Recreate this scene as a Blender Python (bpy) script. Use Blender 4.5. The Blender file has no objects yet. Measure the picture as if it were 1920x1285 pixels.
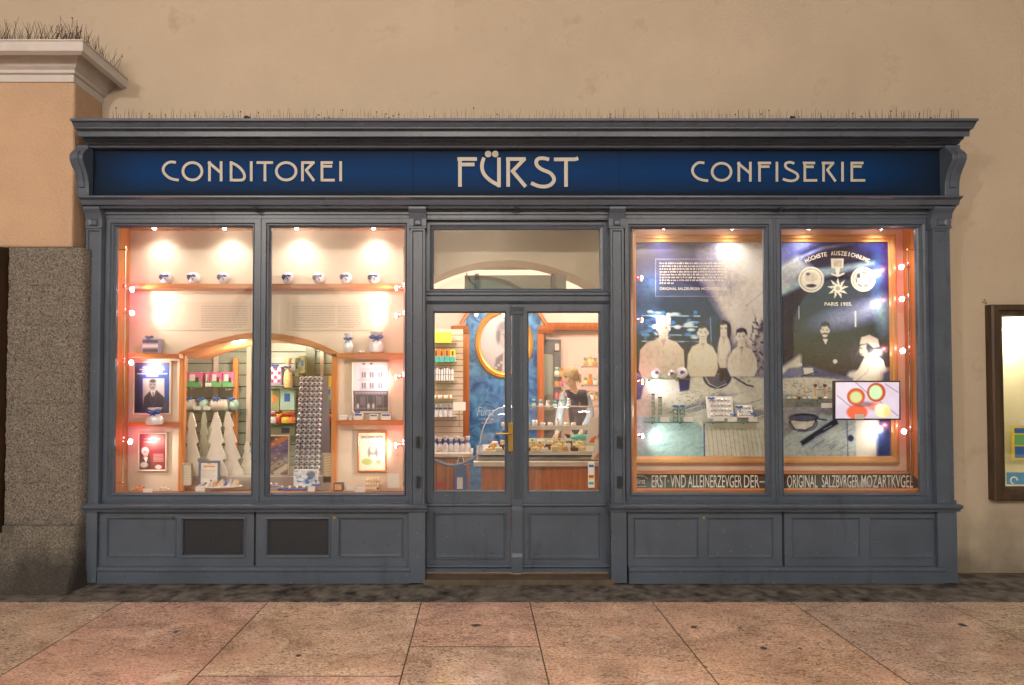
import bpy, math, random
import numpy as np
from mathutils import Vector, Matrix
R = math.radians
random.seed(7); np.random.seed(7)
scene = bpy.context.scene
col = scene.collection

# ------------------------------------------------------------ camera
F, PITCH = 1150.0, R(1.3)
SX, SY = 62.0, 82.5 - 1150.0*math.tan(R(1.3))
CAM = (0.0, -5.0, 1.6)
cd = bpy.data.cameras.new("camera"); cam = bpy.data.objects.new("camera", cd); col.objects.link(cam)
cam.location = CAM; cam.rotation_euler = (R(90) + PITCH, 0, 0)
cd.sensor_width = 36; cd.lens = 36*F/1920; cd.shift_x = SX/1920; cd.shift_y = SY/1920
cd.clip_start = .05; cd.clip_end = 300
scene.camera = cam

# ------------------------------------------------------------ world, sun, exposure
w = bpy.data.worlds.new("World"); scene.world = w; w.use_nodes = True
nt = w.node_tree
sky = nt.nodes.new("ShaderNodeTexSky"); sky.sky_type = 'NISHITA'; sky.sun_disc = False
sky.sun_elevation = R(4); sky.sun_rotation = R(0)
bg = nt.nodes["Background"]; bg.inputs["Strength"].default_value = 0.12
nt.links.new(sky.outputs[0], bg.inputs["Color"])
sd = bpy.data.lights.new("sun", 'SUN'); sd.energy = 0.5; sd.angle = R(25); sd.color = (1, .86, .72)
so = bpy.data.objects.new("sun", sd); col.objects.link(so); so.rotation_euler = (R(52), 0, R(-22))
def point(loc, e, c, r=.3, name="lamp_light"):
    l = bpy.data.lights.new(name, 'POINT'); l.energy = e; l.color = c; l.shadow_soft_size = r
    o = bpy.data.objects.new(name, l); col.objects.link(o); o.location = loc; return o
def spot(loc, tgt, e, c, ang=60, blend=.5, r=.02, name="spot_light"):
    l = bpy.data.lights.new(name, 'SPOT'); l.energy = e; l.color = c; l.shadow_soft_size = r
    l.spot_size = R(ang); l.spot_blend = blend
    o = bpy.data.objects.new(name, l); col.objects.link(o); o.location = loc
    d = Vector(tgt) - Vector(loc); o.rotation_euler = d.to_track_quat('-Z', 'Y').to_euler(); return o
# the lanterns of the arcade, hung behind the camera
ARC = (1, .93, .84)
for lx, le in ((-4.4, 345), (-.4, 290), (3.8, 170)): point((lx, -7.5, 5.1), le, ARC, .15, "arcade_lantern_light")
scene.view_settings.view_transform = 'Standard'; scene.view_settings.look = 'None'
scene.view_settings.exposure = 0.9; scene.view_settings.gamma = 1
scene.cycles.max_bounces = 8; scene.cycles.transparent_max_bounces = 24
scene.cycles.sample_clamp_indirect = 4

# ------------------------------------------------------------ helpers
def P(px, py, y):
    """photo pixel -> point on the vertical plane at this y"""
    X = (px - 960 + SX)/F; Y = (642.5 - py + SY)/F
    c, s = math.cos(PITCH), math.sin(PITCH)
    t = (y - CAM[1])/(c - Y*s)
    return (X*t, y, CAM[2] + (s + Y*c)*t)
def PF(px, py, z=0.0):
    X = (px - 960 + SX)/F; Y = (642.5 - py + SY)/F
    c, s = math.cos(PITCH), math.sin(PITCH)
    t = (z - CAM[2])/(s + Y*c)
    return (X*t, CAM[1] + (c - Y*s)*t, z)
def rect(px0, py0, px1, py1, y):
    m = (py0+py1)/2; mx = (px0+px1)/2
    return (P(px0, m, y)[0], P(mx, py1, y)[2], P(px1, m, y)[0], P(mx, py0, y)[2])   # x0,z0,x1,z1
def L(r, g, b):
    f = lambda v: ((v/255+.055)/1.055)**2.4 if v > 10 else v/255/12.92
    return (f(r), f(g), f(b))

class MB:
    def __init__(s): s.v = []; s.f = []
    def add(s, v, f):
        n = len(s.v); s.v += [tuple(a) for a in v]; s.f += [tuple(i+n for i in q) for q in f]; return s
    def box(s, x0, x1, y0, y1, z0, z1):
        if x0 > x1: x0, x1 = x1, x0
        if y0 > y1: y0, y1 = y1, y0
        if z0 > z1: z0, z1 = z1, z0
        return s.add([(x0,y0,z0),(x1,y0,z0),(x1,y1,z0),(x0,y1,z0),(x0,y0,z1),(x1,y0,z1),(x1,y1,z1),(x0,y1,z1)],
            [(0,3,2,1),(4,5,6,7),(0,1,5,4),(1,2,6,5),(2,3,7,6),(3,0,4,7)])
    def pbox(s, px0, py0, px1, py1, y, d):
        x0, z0, x1, z1 = rect(px0, py0, px1, py1, y); return s.box(x0, x1, y, y+d, z0, z1)
    def sheet(s, prof, x0, x1):
        """closed profile [(y,z)...] extruded along x"""
        n = len(prof); v = [(x0, y, z) for y, z in prof] + [(x1, y, z) for y, z in prof]
        f = [(i, (i+1) % n, n+(i+1) % n, n+i) for i in range(n)] + [tuple(range(n))[::-1], tuple(range(n, 2*n))]
        return s.add(v, f)
    def prism(s, pts, y0, y1):
        """polygon [(x,z)...] extruded along y"""
        n = len(pts); v = [(x, y0, z) for x, z in pts] + [(x, y1, z) for x, z in pts]
        f = [(i, n+i, n+(i+1) % n, (i+1) % n) for i in range(n)] + [tuple(range(n)), tuple(range(n, 2*n))[::-1]]
        return s.add(v, f)
    def pprism(s, pts, y, d): return s.prism([(P(a, b, y)[0], P(a, b, y)[2]) for a, b in pts], y, y+d)
    def ring(s, o, i, prof, cap=False, back=True):
        """moulded frame; o,i = outer/inner rect; prof [(t,y)]"""
        v = []; f = []
        for t, y in prof:
            a = [o[k]+(i[k]-o[k])*t for k in range(4)]
            v += [(a[0],y,a[1]),(a[2],y,a[1]),(a[2],y,a[3]),(a[0],y,a[3])]
        for k in range(len(prof)-1):
            for j in range(4):
                f.append((4*k+j, 4*k+(j+1) % 4, 4*k+4+(j+1) % 4, 4*k+4+j))
        if cap: k = 4*(len(prof)-1); f.append((k, k+1, k+2, k+3))
        return s.add(v, f)
    def tube(s, pts, r, n=8):
        v = []; f = []; rr = r if hasattr(r, '__len__') else [r]*len(pts)
        P_ = [Vector(p) for p in pts]
        for i, p in enumerate(P_):
            d = (P_[min(i+1, len(P_)-1)] - P_[max(i-1, 0)]).normalized()
            a = d.orthogonal().normalized() if i == 0 else (a - d*a.dot(d)).normalized()
            b = d.cross(a)
            for k in range(n):
                t = 2*math.pi*k/n; v.append(p + (a*math.cos(t)+b*math.sin(t))*rr[i])
        for i in range(len(P_)-1):
            for k in range(n): f.append((i*n+k, i*n+(k+1) % n, (i+1)*n+(k+1) % n, (i+1)*n+k))
        f.append(tuple(range(n))[::-1]); f.append(tuple(range((len(P_)-1)*n, len(P_)*n)))
        return s.add(v, f)
    def lathe(s, prof, c, n=20, axis='z', sy=1.0):
        v = []; f = []
        for r, h in prof:
            for k in range(n):
                t = 2*math.pi*k/n
                a, b = r*math.cos(t), r*math.sin(t)*sy
                v.append((c[0]+a, c[1]+b, c[2]+h) if axis == 'z' else ((c[0]+a, c[1]+h, c[2]+b) if axis == 'y' else (c[0]+h, c[1]+a, c[2]+b)))
        for i in range(len(prof)-1):
            for k in range(n): f.append((i*n+k, i*n+(k+1) % n, (i+1)*n+(k+1) % n, (i+1)*n+k))
        f.append(tuple(range(n))[::-1]); f.append(tuple(range((len(prof)-1)*n, len(prof)*n)))
        return s.add(v, f)
    def ball(s, c, r, n=14, m=8, sx=1, sy=1, sz=1):
        prof = [(max(r*math.sin(math.pi*i/m), .0004*(r/.03)), -r*math.cos(math.pi*i/m)) for i in range(m+1)]
        k = len(s.v); s.lathe(prof, (0, 0, 0), n)
        s.v[k:] = [(c[0]+a*sx, c[1]+b*sy, c[2]+d*sz) for a, b, d in s.v[k:]]; return s
    def bow(s, c, r):
        s.ball((c[0]-r*.75, c[1], c[2]+r*.3), r*.75, 8, 6, 1, .45, .6)
        s.ball((c[0]+r*.75, c[1], c[2]+r*.3), r*.75, 8, 6, 1, .45, .6)
        s.ball((c[0], c[1]-r*.15, c[2]+r*.15), r*.35, 8, 6)
        s.tube([(c[0], c[1]-r*.1, c[2]), (c[0]-r*.5, c[1]-r*.2, c[2]-r*.5), (c[0]-r*.9, c[1]-r*.1, c[2]-r*1.1)], r*.14, 5)
        s.tube([(c[0], c[1]-r*.1, c[2]), (c[0]+r*.5, c[1]-r*.2, c[2]-r*.6), (c[0]+r*.7, c[1]-r*.1, c[2]-r*1.3)], r*.14, 5)
        return s
    def build(s, name, m, parent=None, smooth=False, bevel=0, origin=None):
        v = np.array(s.v, dtype=float)
        if parent is not None:
            off = Vector((0, 0, 0)); q = parent
            while q: off += q.location; q = q.parent
            loc = (0, 0, 0)
        else:
            lo, hi = v.min(0), v.max(0)
            off = Vector(origin) if origin else Vector(((lo[0]+hi[0])/2, (lo[1]+hi[1])/2, lo[2])); loc = off
        me = bpy.data.meshes.new(name); me.from_pydata((v-np.array(off)).tolist(), [], s.f); me.update()
        me.materials.append(m)
        o = bpy.data.objects.new(name, me); col.objects.link(o); o.location = loc
        if parent: o.parent = parent
        if smooth:
            me.polygons.foreach_set("use_smooth", [True]*len(me.polygons))
            try: me.set_sharp_from_angle(angle=R(40))
            except Exception: pass
        if bevel:
            b = o.modifiers.new("bevel", 'BEVEL'); b.width = bevel; b.segments = 2; b.limit_method = 'ANGLE'; b.angle_limit = R(35)
        return o
def tag(o, label=None, cat=None, group=None, kind=None):
    if label: o["label"] = label
    if cat: o["category"] = cat
    if group: o["group"] = group
    if kind: o["kind"] = kind
    return o
def thing(name, label, cat, loc=(0, 0, 0), group=None):
    o = bpy.data.objects.new(name, None); o.empty_display_size = .05
    col.objects.link(o); o.location = loc; return tag(o, label, cat, group)

# ------------------------------------------------------------ materials
def mat(name, c, rough=.5, metal=0, var=.0, vs=8, bump=0, bs=60, emit=None, es=0, spec=.5, coat=0, alpha=1):
    m = bpy.data.materials.new(name); m.use_nodes = True; n = m.node_tree.nodes; l = m.node_tree.links
    b = n["Principled BSDF"]; b.inputs["Base Color"].default_value = (*c, 1); b.inputs["Roughness"].default_value = rough
    b.inputs["Metallic"].default_value = metal; b.inputs["Specular IOR Level"].default_value = spec
    b.inputs["Coat Weight"].default_value = coat
    tc = n.new("ShaderNodeTexCoord")
    if emit: b.inputs["Emission Color"].default_value = (*emit, 1); b.inputs["Emission Strength"].default_value = es
    if var:
        t = n.new("ShaderNodeTexNoise"); t.inputs["Scale"].default_value = vs; t.inputs["Detail"].default_value = 6
        l.new(tc.outputs["Object"], t.inputs["Vector"])
        mr = n.new("ShaderNodeMapRange"); mr.inputs[1].default_value = .3; mr.inputs[2].default_value = .7
        mr.inputs[3].default_value = 1-var; mr.inputs[4].default_value = 1+var; l.new(t.outputs["Fac"], mr.inputs[0])
        hs = n.new("ShaderNodeHueSaturation"); hs.inputs["Color"].default_value = (*c, 1)
        l.new(mr.outputs[0], hs.inputs["Value"]); l.new(hs.outputs[0], b.inputs["Base Color"])
    if bump:
        t = n.new("ShaderNodeTexNoise"); t.inputs["Scale"].default_value = bs; t.inputs["Detail"].default_value = 5
        l.new(tc.outputs["Object"], t.inputs["Vector"])
        bp = n.new("ShaderNodeBump"); bp.inputs["Strength"].default_value = bump; bp.inputs["Distance"].default_value = .01
        l.new(t.outputs["Fac"], bp.inputs["Height"]); l.new(bp.outputs[0], b.inputs["Normal"])
    return m
def wood(name, c, dark, sc=(3, 3, 40), rough=.32):
    m = mat(name, c, rough); n = m.node_tree.nodes; l = m.node_tree.links; b = n["Principled BSDF"]
    tc = n["Texture Coordinate"]; mp = n.new("ShaderNodeMapping"); mp.inputs["Scale"].default_value = sc
    t = n.new("ShaderNodeTexNoise"); t.inputs["Scale"].default_value = 1; t.inputs["Detail"].default_value = 8; t.inputs["Distortion"].default_value = .6
    l.new(tc.outputs["Object"], mp.inputs[0]); l.new(mp.outputs[0], t.inputs["Vector"])
    cr = n.new("ShaderNodeValToRGB"); cr.color_ramp.elements[0].position = .3; cr.color_ramp.elements[0].color = (*dark, 1)
    cr.color_ramp.elements[1].position = .65; cr.color_ramp.elements[1].color = (*c, 1)
    l.new(t.outputs["Fac"], cr.inputs[0]); l.new(cr.outputs[0], b.inputs["Base Color"]); return m
def glassmat(name, tint=(1, 1, 1), gl=.06):
    m = bpy.data.materials.new(name); m.use_nodes = True; n = m.node_tree.nodes; l = m.node_tree.links; n.clear()
    o = n.new("ShaderNodeOutputMaterial"); mx = n.new("ShaderNodeMixShader"); t = n.new("ShaderNodeBsdfTransparent"); g = n.new("ShaderNodeBsdfGlossy")
    t.inputs[0].default_value = (*tint, 1); g.inputs["Roughness"].default_value = .02
    lw = n.new("ShaderNodeLayerWeight"); lw.inputs[0].default_value = .25
    ma = n.new("ShaderNodeMath"); ma.operation = 'MULTIPLY_ADD'; ma.inputs[1].default_value = .5; ma.inputs[2].default_value = gl
    l.new(lw.outputs["Fresnel"], ma.inputs[0]); l.new(ma.outputs[0], mx.inputs[0])
    l.new(t.outputs[0], mx.inputs[1]); l.new(g.outputs[0], mx.inputs[2]); l.new(mx.outputs[0], o.inputs[0]); return m
def vmat(name, rough=.3, coat=0):
    m = mat(name, (.5, .5, .5), rough, coat=coat); n = m.node_tree.nodes
    a = n.new("ShaderNodeVertexColor"); a.layer_name = "Col"
    m.node_tree.links.new(a.outputs[0], n["Principled BSDF"].inputs["Base Color"]); return m
M = {}
def worn_paint():
    m = mat('slate_paint', (.074, .096, .138), .36, var=.12, vs=3, bump=.06, bs=90); n = m.node_tree.nodes; l = m.node_tree.links; b = n["Principled BSDF"]
    src = b.inputs["Base Color"].links[0].from_socket; tc = n["Texture Coordinate"]
    for sc, a_, b_, cc_, mx_, st in ((38, .68, .72, (.22, .23, .24), .6, (1, 1, 1)), (5, .60, .75, (.035, .04, .05), .55, (2.2, 1, .5)), (14, .66, .70, (.03, .03, .03), .5, (1, 1, 3))):
        mp = n.new("ShaderNodeMapping"); mp.inputs["Scale"].default_value = st
        t = n.new("ShaderNodeTexNoise"); t.inputs["Scale"].default_value = sc; t.inputs["Detail"].default_value = 7; l.new(tc.outputs["Object"], mp.inputs[0]); l.new(mp.outputs[0], t.inputs["Vector"])
        r = n.new("ShaderNodeMapRange"); r.inputs[1].default_value = a_; r.inputs[2].default_value = b_; r.inputs[4].default_value = mx_; l.new(t.outputs["Fac"], r.inputs[0])
        x = n.new("ShaderNodeMix"); x.data_type = 'RGBA'; x.inputs[7].default_value = (*cc_, 1); l.new(r.outputs[0], x.inputs[0]); l.new(src, x.inputs[6]); src = x.outputs[2]
    l.new(src, b.inputs["Base Color"]); return m
M['paint'] = worn_paint()
M['paint_dark'] = mat('dark_grille', (.040, .043, .056), .6)
M['glass'] = glassmat('window_glass'); M['glass_green'] = glassmat('green_glass', (.82, .93, .88), .12)
M['letters'] = mat('letter_cream', (.49, .47, .42), .5, var=.05)
M['wood'] = wood('honey_wood', (.62, .25, .065), (.42, .14, .03), (30, 30, 2.0))
M['woodh'] = wood('honey_wood_rail', (.52, .19, .055), (.33, .10, .025), (2, 30, 30))
M['wood_red'] = wood('cherry_wood', (.50, .15, .04), (.33, .085, .02), (30, 30, 2))
M['wood_dark'] = wood('dark_stained_wood', (.075, .040, .020), (.03, .017, .01), (30, 30, 2), .45)
M['cream'] = mat('cream_panel', (.64, .55, .44), .55, var=.03, vs=3)
M['peach'] = mat('peach_panel', (.80, .56, .44), .55)
M['white'] = mat('white_card', (.78, .76, .72), .6)
M['paper'] = mat('paper_white', (.74, .70, .62), .7, var=.04, vs=20)
M['chrome'] = mat('chrome', (.75, .73, .70), .15, 1)
M['silver'] = mat('silver_foil', (.74, .73, .76), .28, .8, bump=.5, bs=120)
M['foil'] = mat('white_foil', (.72, .72, .76), .22, .35, bump=.4, bs=90)
M['blue'] = mat('blue_ribbon', (.02, .05, .30), .3)
M['midblue'] = mat('mid_blue', (.03, .13, .45), .4)
M['brass'] = mat('brass', (.62, .42, .13), .28, 1)
M['iron'] = mat('dark_iron', (.045, .05, .058), .45, .5)
M['spike'] = mat('rusty_spike', (.045, .03, .022), .7)
M['bulb'] = mat('lamp_bulb', (1, 1, 1), .5, emit=(1, .80, .66), es=45)
M['bulb_soft'] = mat('lamp_bulb_soft', (1, 1, 1), .5, emit=(1, .9, .76), es=9)
M['black'] = mat('black_plastic', (.015, .015, .016), .35)
M['print'] = mat('dark_print', (.05, .05, .07), .6)
M['printg'] = mat('grey_print', (.38, .33, .29), .6)
M['red'] = mat('red_card', (.45, .03, .02), .4)
M['yellow'] = mat('yellow_card', (.80, .62, .05), .45)
M['orange'] = mat('orange_card', (.75, .22, .04), .45)
M['green'] = mat('green_card', (.12, .42, .14), .45)
M['teal'] = mat('teal_card', (.04, .38, .36), .45)
M['pink'] = mat('pink_card', (.65, .16, .30), .45)
M['mint'] = mat('mint_bag', (.42, .62, .52), .5)
M['lilac'] = mat('lilac_card', (.35, .30, .52), .5)
M['choc'] = mat('chocolate', (.10, .035, .015), .4)
M['cake'] = mat('cake_cream', (.72, .52, .25), .5, var=.2, vs=40)
M['bread'] = mat('baked_gold', (.62, .33, .10), .55, var=.25, vs=30)
M['marble'] = mat('counter_marble', (.62, .56, .48), .25, var=.1, vs=6)
M['steel'] = mat('brushed_steel', (.55, .53, .50), .35, .8)
M['poster'] = vmat('gloss_poster', .22, .3); M['photo'] = vmat('matt_photo', .4)

# ------------------------------------------------------------ painted prints (flat photographs and posters)
class Canvas:
    def __init__(s, x0, y0, x1, y1, k, c):
        W, H = int((x1-x0)*k)+2, int((y1-y0)*k)+2
        s.X, s.Y = np.meshgrid(np.linspace(x0, x1, W), np.linspace(y0, y1, H)); s.W, s.H, s.k = W, H, k
        s.a = np.zeros((H, W, 3)) + np.array(L(*c))
    def mix(s, m, c, al=1): m = np.clip(m, 0, 1)[..., None]*al; s.a = s.a*(1-m) + np.array(L(*c))*m; return s
    def ell(s, cx, cy, rx, ry, c, soft=1.0, al=1, rot=0):
        r = R(rot); dx, dy = s.X-cx, s.Y-cy; u = dx*math.cos(r)+dy*math.sin(r); v = -dx*math.sin(r)+dy*math.cos(r)
        d = (np.sqrt((u/rx)**2+(v/ry)**2)-1)*min(rx, ry); return s.mix(.5-d/soft, c, al)
    def sd(s, pts, closed):
        d = np.full(s.X.shape, 1e9); ins = np.zeros(s.X.shape, bool); n = len(pts)
        for i in range(n if closed else n-1):
            (ax, ay), (bx, by) = pts[i], pts[(i+1) % n]
            ex, ey = bx-ax, by-ay; t = np.clip(((s.X-ax)*ex+(s.Y-ay)*ey)/(ex*ex+ey*ey+1e-9), 0, 1)
            d = np.minimum(d, np.hypot(s.X-ax-t*ex, s.Y-ay-t*ey))
            if closed and ay != by:
                c = ((ay > s.Y) != (by > s.Y)) & (s.X < (bx-ax)*(s.Y-ay)/(by-ay)+ax); ins ^= c
        return np.where(ins, -d, d) if closed else d
    def poly(s, pts, c, soft=1.2, al=1): return s.mix(.5-s.sd(pts, True)/soft, c, al)
    def line(s, pts, w, c, al=1, soft=1.0): return s.mix(.5-(s.sd(pts, False)-w/2)/soft, c, al)
    def noise(s, cell, amp, seed=0, ax=1, ay=1):
        rng = np.random.RandomState(seed); nx, ny = int(s.W/s.k/cell/ax)+3, int(s.H/s.k/cell/ay)+3
        g = rng.rand(ny, nx); u = np.linspace(0, nx-1.01, s.W); v = np.linspace(0, ny-1.01, s.H)
        i, j = u.astype(int), v.astype(int); fu, fv = u-i, v-j; fu = fu*fu*(3-2*fu); fv = fv*fv*(3-2*fv)
        A = g[j][:, i]*(1-fu)+g[j][:, i+1]*fu; B = g[j+1][:, i]*(1-fu)+g[j+1][:, i+1]*fu
        n = A*(1-fv[:, None])+B*fv[:, None]; return n
    def grain(s, cell, amp, seed=0, ax=1, ay=1):
        s.a = np.clip(s.a*(1+amp*(s.noise(cell, 1, seed, ax, ay)-.5)*2)[..., None], 0, 1); return s
    def build(s, name, y, m, parent=None, tilt=0, thick=.003, kind=None):
        X = (s.X-960+SX)/F; Y = (642.5-s.Y+SY)/F; c, sn = math.cos(PITCH), math.sin(PITCH)
        t = (y-CAM[1])/(c-Y*sn); vx = X*t; vz = CAM[2]+(sn+Y*c)*t; vy = np.full(vx.shape, y)
        if tilt: zb = vz.min(); vy = vy+(vz-zb)*math.sin(tilt)
        v = np.stack([vx, vy, vz], -1).reshape(-1, 3); H, W = s.H, s.W
        i = np.arange(H*W).reshape(H, W); f = np.stack([i[:-1, :-1], i[1:, :-1], i[1:, 1:], i[:-1, 1:]], -1).reshape(-1, 4)
        lo, hi = v.min(0), v.max(0)
        if parent:
            off = Vector((0, 0, 0)); q = parent
            while q: off += q.location; q = q.parent
        else: off = Vector(((lo[0]+hi[0])/2, (lo[1]+hi[1])/2, lo[2]))
        me = bpy.data.meshes.new(name); me.vertices.add(len(v)); me.vertices.foreach_set("co", (v-np.array(off)).ravel())
        me.loops.add(f.size); me.loops.foreach_set("vertex_index", f.ravel().astype(np.int32))
        me.polygons.add(len(f)); me.polygons.foreach_set("loop_start", np.arange(0, f.size, 4, dtype=np.int32))
        me.polygons.foreach_set("loop_total", np.full(len(f), 4, dtype=np.int32)); me.update(calc_edges=True)
        at = me.color_attributes.new("Col", 'FLOAT_COLOR', 'POINT')
        at.data.foreach_set("color", np.concatenate([s.a, np.ones(s.a.shape[:2]+(1,))], -1).astype(np.float32).ravel())
        me.materials.append(m); o = bpy.data.objects.new(name, me); col.objects.link(o)
        o.location = (0, 0, 0) if parent else off
        if parent: o.parent = parent
        sm = o.modifiers.new("thickness", 'SOLIDIFY'); sm.thickness = thick; sm.offset = -1
        return o

# ------------------------------------------------------------ lettering
_g = {}
def glyph(body, bold=0):
    if (body, bold) in _g: return _g[(body, bold)]
    cu = bpy.data.curves.new("t", 'FONT'); cu.body = body; cu.size = 1; cu.offset = bold; cu.resolution_u = 3
    o = bpy.data.objects.new("t", cu); col.objects.link(o)
    dg = bpy.context.evaluated_depsgraph_get(); me = bpy.data.meshes.new_from_object(o.evaluated_get(dg))
    v = np.array([tuple(a.co[:2]) for a in me.vertices]).reshape(-1, 2); f = [tuple(p.vertices) for p in me.polygons]
    bpy.data.objects.remove(o); bpy.data.curves.remove(cu); bpy.data.meshes.remove(me)
    _g[(body, bold)] = (v, f); return v, f
def text(body, px0, py0, px1, py1, y, mb=None, bold=0, shear=0, rot=0, yfun=None):
    """text fitted into a photo-pixel box, on plane y"""
    mb = mb or MB(); v, f = glyph(body, bold)
    if len(v) == 0: return mb
    lo, hi = v.min(0), v.max(0); u = (v-lo)/(hi-lo); cx, cy = (px0+px1)/2, (py0+py1)/2
    out = []
    for a, b in u:
        x = px0+a*(px1-px0)+shear*(b-.5)*(py1-py0); q = py1-b*(py1-py0)
        if rot: c, s = math.cos(rot), math.sin(rot); x, q = cx+(x-cx)*c-(q-cy)*s, cy+(x-cx)*s+(q-cy)*c
        out.append(P(x, q, yfun(q) if yfun else y))
    return mb.add(out, f)
def stroke(mb, pts, w, y, d=.006):
    """flat raised stroke through photo-pixel points"""
    n = len(pts); Lf = []; Rt = []
    for i in range(n):
        a, b = Vector(pts[max(i-1, 0)]), Vector(pts[min(i+1, n-1)]); t = (b-a).normalized(); nn = Vector((-t.y, t.x))
        p = Vector(pts[i]); ww = w
        if i in (0, n-1) and n == 2: ww = w*1.0
        Lf.append(p+nn*ww/2); Rt.append(p-nn*ww/2)
    v = [P(q.x, q.y, y) for q in Lf]+[P(q.x, q.y, y) for q in Rt]+[P(q.x, q.y, y+d) for q in Lf]+[P(q.x, q.y, y+d) for q in Rt]
    f = []
    for i in range(n-1): f += [(i, i+1, n+i+1, n+i), (2*n+i, 2*n+i+1, i+1, i), (n+i, n+i+1, 3*n+i+1, 3*n+i)]
    f += [(0, n, 3*n, 2*n), (n-1, 2*n-1, 4*n-1, 3*n-1)]
    mb.add(v, f)
def smooth_pts(p, it=2):
    for _ in range(it):
        q = [p[0]]
        for a, b in zip(p[:-1], p[1:]): q += [(a[0]*.75+b[0]*.25, a[1]*.75+b[1]*.25), (a[0]*.25+b[0]*.75, a[1]*.25+b[1]*.75)]
        p = q+[p[-1]]
    return p
def ellp(cx, cy, rx, ry, n=32): return [(cx+rx*math.cos(2*math.pi*i/n), cy+ry*math.sin(2*math.pi*i/n)) for i in range(n+1)]

# ============================================================ SETTING
def stone_floor_mat():
    m = bpy.data.materials.new("granite_slabs"); m.use_nodes = True; n = m.node_tree.nodes; l = m.node_tree.links; b = n["Principled BSDF"]
    tc = n.new("ShaderNodeTexCoord"); vc = n.new("ShaderNodeVertexColor"); vc.layer_name = "Col"
    def noise(sc, det, dist=0, sx=1):
        mp = n.new("ShaderNodeMapping"); mp.inputs["Scale"].default_value = (1, sx, 1)
        t = n.new("ShaderNodeTexNoise"); t.inputs["Scale"].default_value = sc; t.inputs["Detail"].default_value = det; t.inputs["Distortion"].default_value = dist
        l.new(tc.outputs["Object"], mp.inputs[0]); l.new(mp.outputs[0], t.inputs["Vector"]); return t.outputs["Fac"]
    def ramp(f, a, b_, c0=(0, 0, 0), c1=(1, 1, 1)):
        r = n.new("ShaderNodeValToRGB"); r.color_ramp.elements[0].position = a; r.color_ramp.elements[1].position = b_
        r.color_ramp.elements[0].color = (*c0, 1); r.color_ramp.elements[1].color = (*c1, 1); l.new(f, r.inputs[0]); return r.outputs[0]
    def mix(f, A, B, mode='MIX'):
        x = n.new("ShaderNodeMix"); x.data_type = 'RGBA'; x.blend_type = mode
        if isinstance(f, float): x.inputs[0].default_value = f
        else: l.new(f, x.inputs[0])
        for q, s in ((6, A), (7, B)):
            if isinstance(s, tuple): x.inputs[q].default_value = (*s, 1)
            else: l.new(s, x.inputs[q])
        return x.outputs[2]
    c = mix(1.0, vc.outputs[0], ramp(noise(2.6, 8, .8, 1.6), .3, .72, (.70, .66, .63), (1.30, 1.30, 1.28)), 'MULTIPLY')
    c = mix(1.0, c, ramp(noise(62, 8, .4, 1.3), .36, .64, (.64, .59, .55), (1.28, 1.30, 1.30)), 'MULTIPLY')
    c = mix(ramp(noise(30, 6, 1.2, 2.2), .57, .66), c, (.13, .08, .055))
    c = mix(ramp(noise(24, 6, 1.0, 1.8), .60, .68, (0, 0, 0), (.7, .7, .7)), c, (.62, .54, .45))
    c = mix(ramp(noise(7, 9, 2.4, 1.5), .58, .66, (0, 0, 0), (.55, .55, .55)), c, (.20, .125, .085))
    c = mix(ramp(noise(1.7, 6, 1.0, 1.0), .50, .70, (0, 0, 0), (.40, .40, .40)), c, (.60, .36, .27))
    c = mix(ramp(noise(4.2, 7, 1.2, 1.4), .64, .70, (0, 0, 0), (.5, .5, .5)), c, (.66, .56, .44))
    l.new(c, b.inputs["Base Color"])
    mr = n.new("ShaderNodeMapRange"); mr.inputs[1].default_value = .3; mr.inputs[2].default_value = .7; mr.inputs[3].default_value = .05; mr.inputs[4].default_value = .20
    l.new(noise(22, 6), mr.inputs[0]); l.new(mr.outputs[0], b.inputs["Roughness"])
    bp = n.new("ShaderNodeBump"); bp.inputs["Strength"].default_value = .22; bp.inputs["Distance"].default_value = .002
    l.new(noise(26, 4), bp.inputs["Height"]); l.new(bp.outputs[0], b.inputs["Normal"]); b.inputs["Specular IOR Level"].default_value = .75
    return m
def quads_obj(name, quads, m, kind='structure'):
    v = []; f = []; c = []
    for q, cc in quads:
        k = len(v); v += q; f.append(tuple(range(k, k+4))); c += [cc]*4
    me = bpy.data.meshes.new(name); me.from_pydata(v, [], f); at = me.color_attributes.new("Col", 'FLOAT_COLOR', 'CORNER')
    for i, cc in enumerate(c): at.data[i].color = (*cc, 1)
    me.materials.append(m); o = bpy.data.objects.new(name, me); col.objects.link(o); o["kind"] = kind; return o
YK = PF(898, 1129)[1]
xs = [-40] + [PF(p, 1129)[0]-(2.2 if i == 0 else 0) for i, p in enumerate([230])] + [PF(p, 1129)[0] for p in (230, 503, 790, 993, 1223, 1483, 1763)] + [5.6, 6.7, 40]
tones = [(.50, .39, .31), (.49, .38, .305), (.54, .36, .29), (.56, .41, .31), (.54, .35, .275), (.56, .38, .285), (.57, .39, .285), (.52, .39, .31), (.45, .36, .28), (.46, .34, .26), (.46, .34, .26)]
starts = [PF(898, y)[1] for y in (1250, 1305, 1330, 1268, 1213, 1292, 1340, 1305, 1235, 1260, 1290)]
Q = []; g = .004; rng = random.Random(3)
for i in range(len(xs)-1):
    x0, x1 = xs[i]+g, xs[i+1]-g; y = YK-g; nx = starts[i]; k = 0
    while y > -8.5:
        t = tones[i] if k == 0 else tuple(c*rng.uniform(.9, 1.1) for c in tones[(i+k) % 11])
        Q.append(([(x0, nx+g, 0), (x1, nx+g, 0), (x1, y, 0), (x0, y, 0)], t)); y = nx-g; nx = y-rng.uniform(.9, 1.25); k += 1
quads_obj('pavement', Q, stone_floor_mat())
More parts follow.
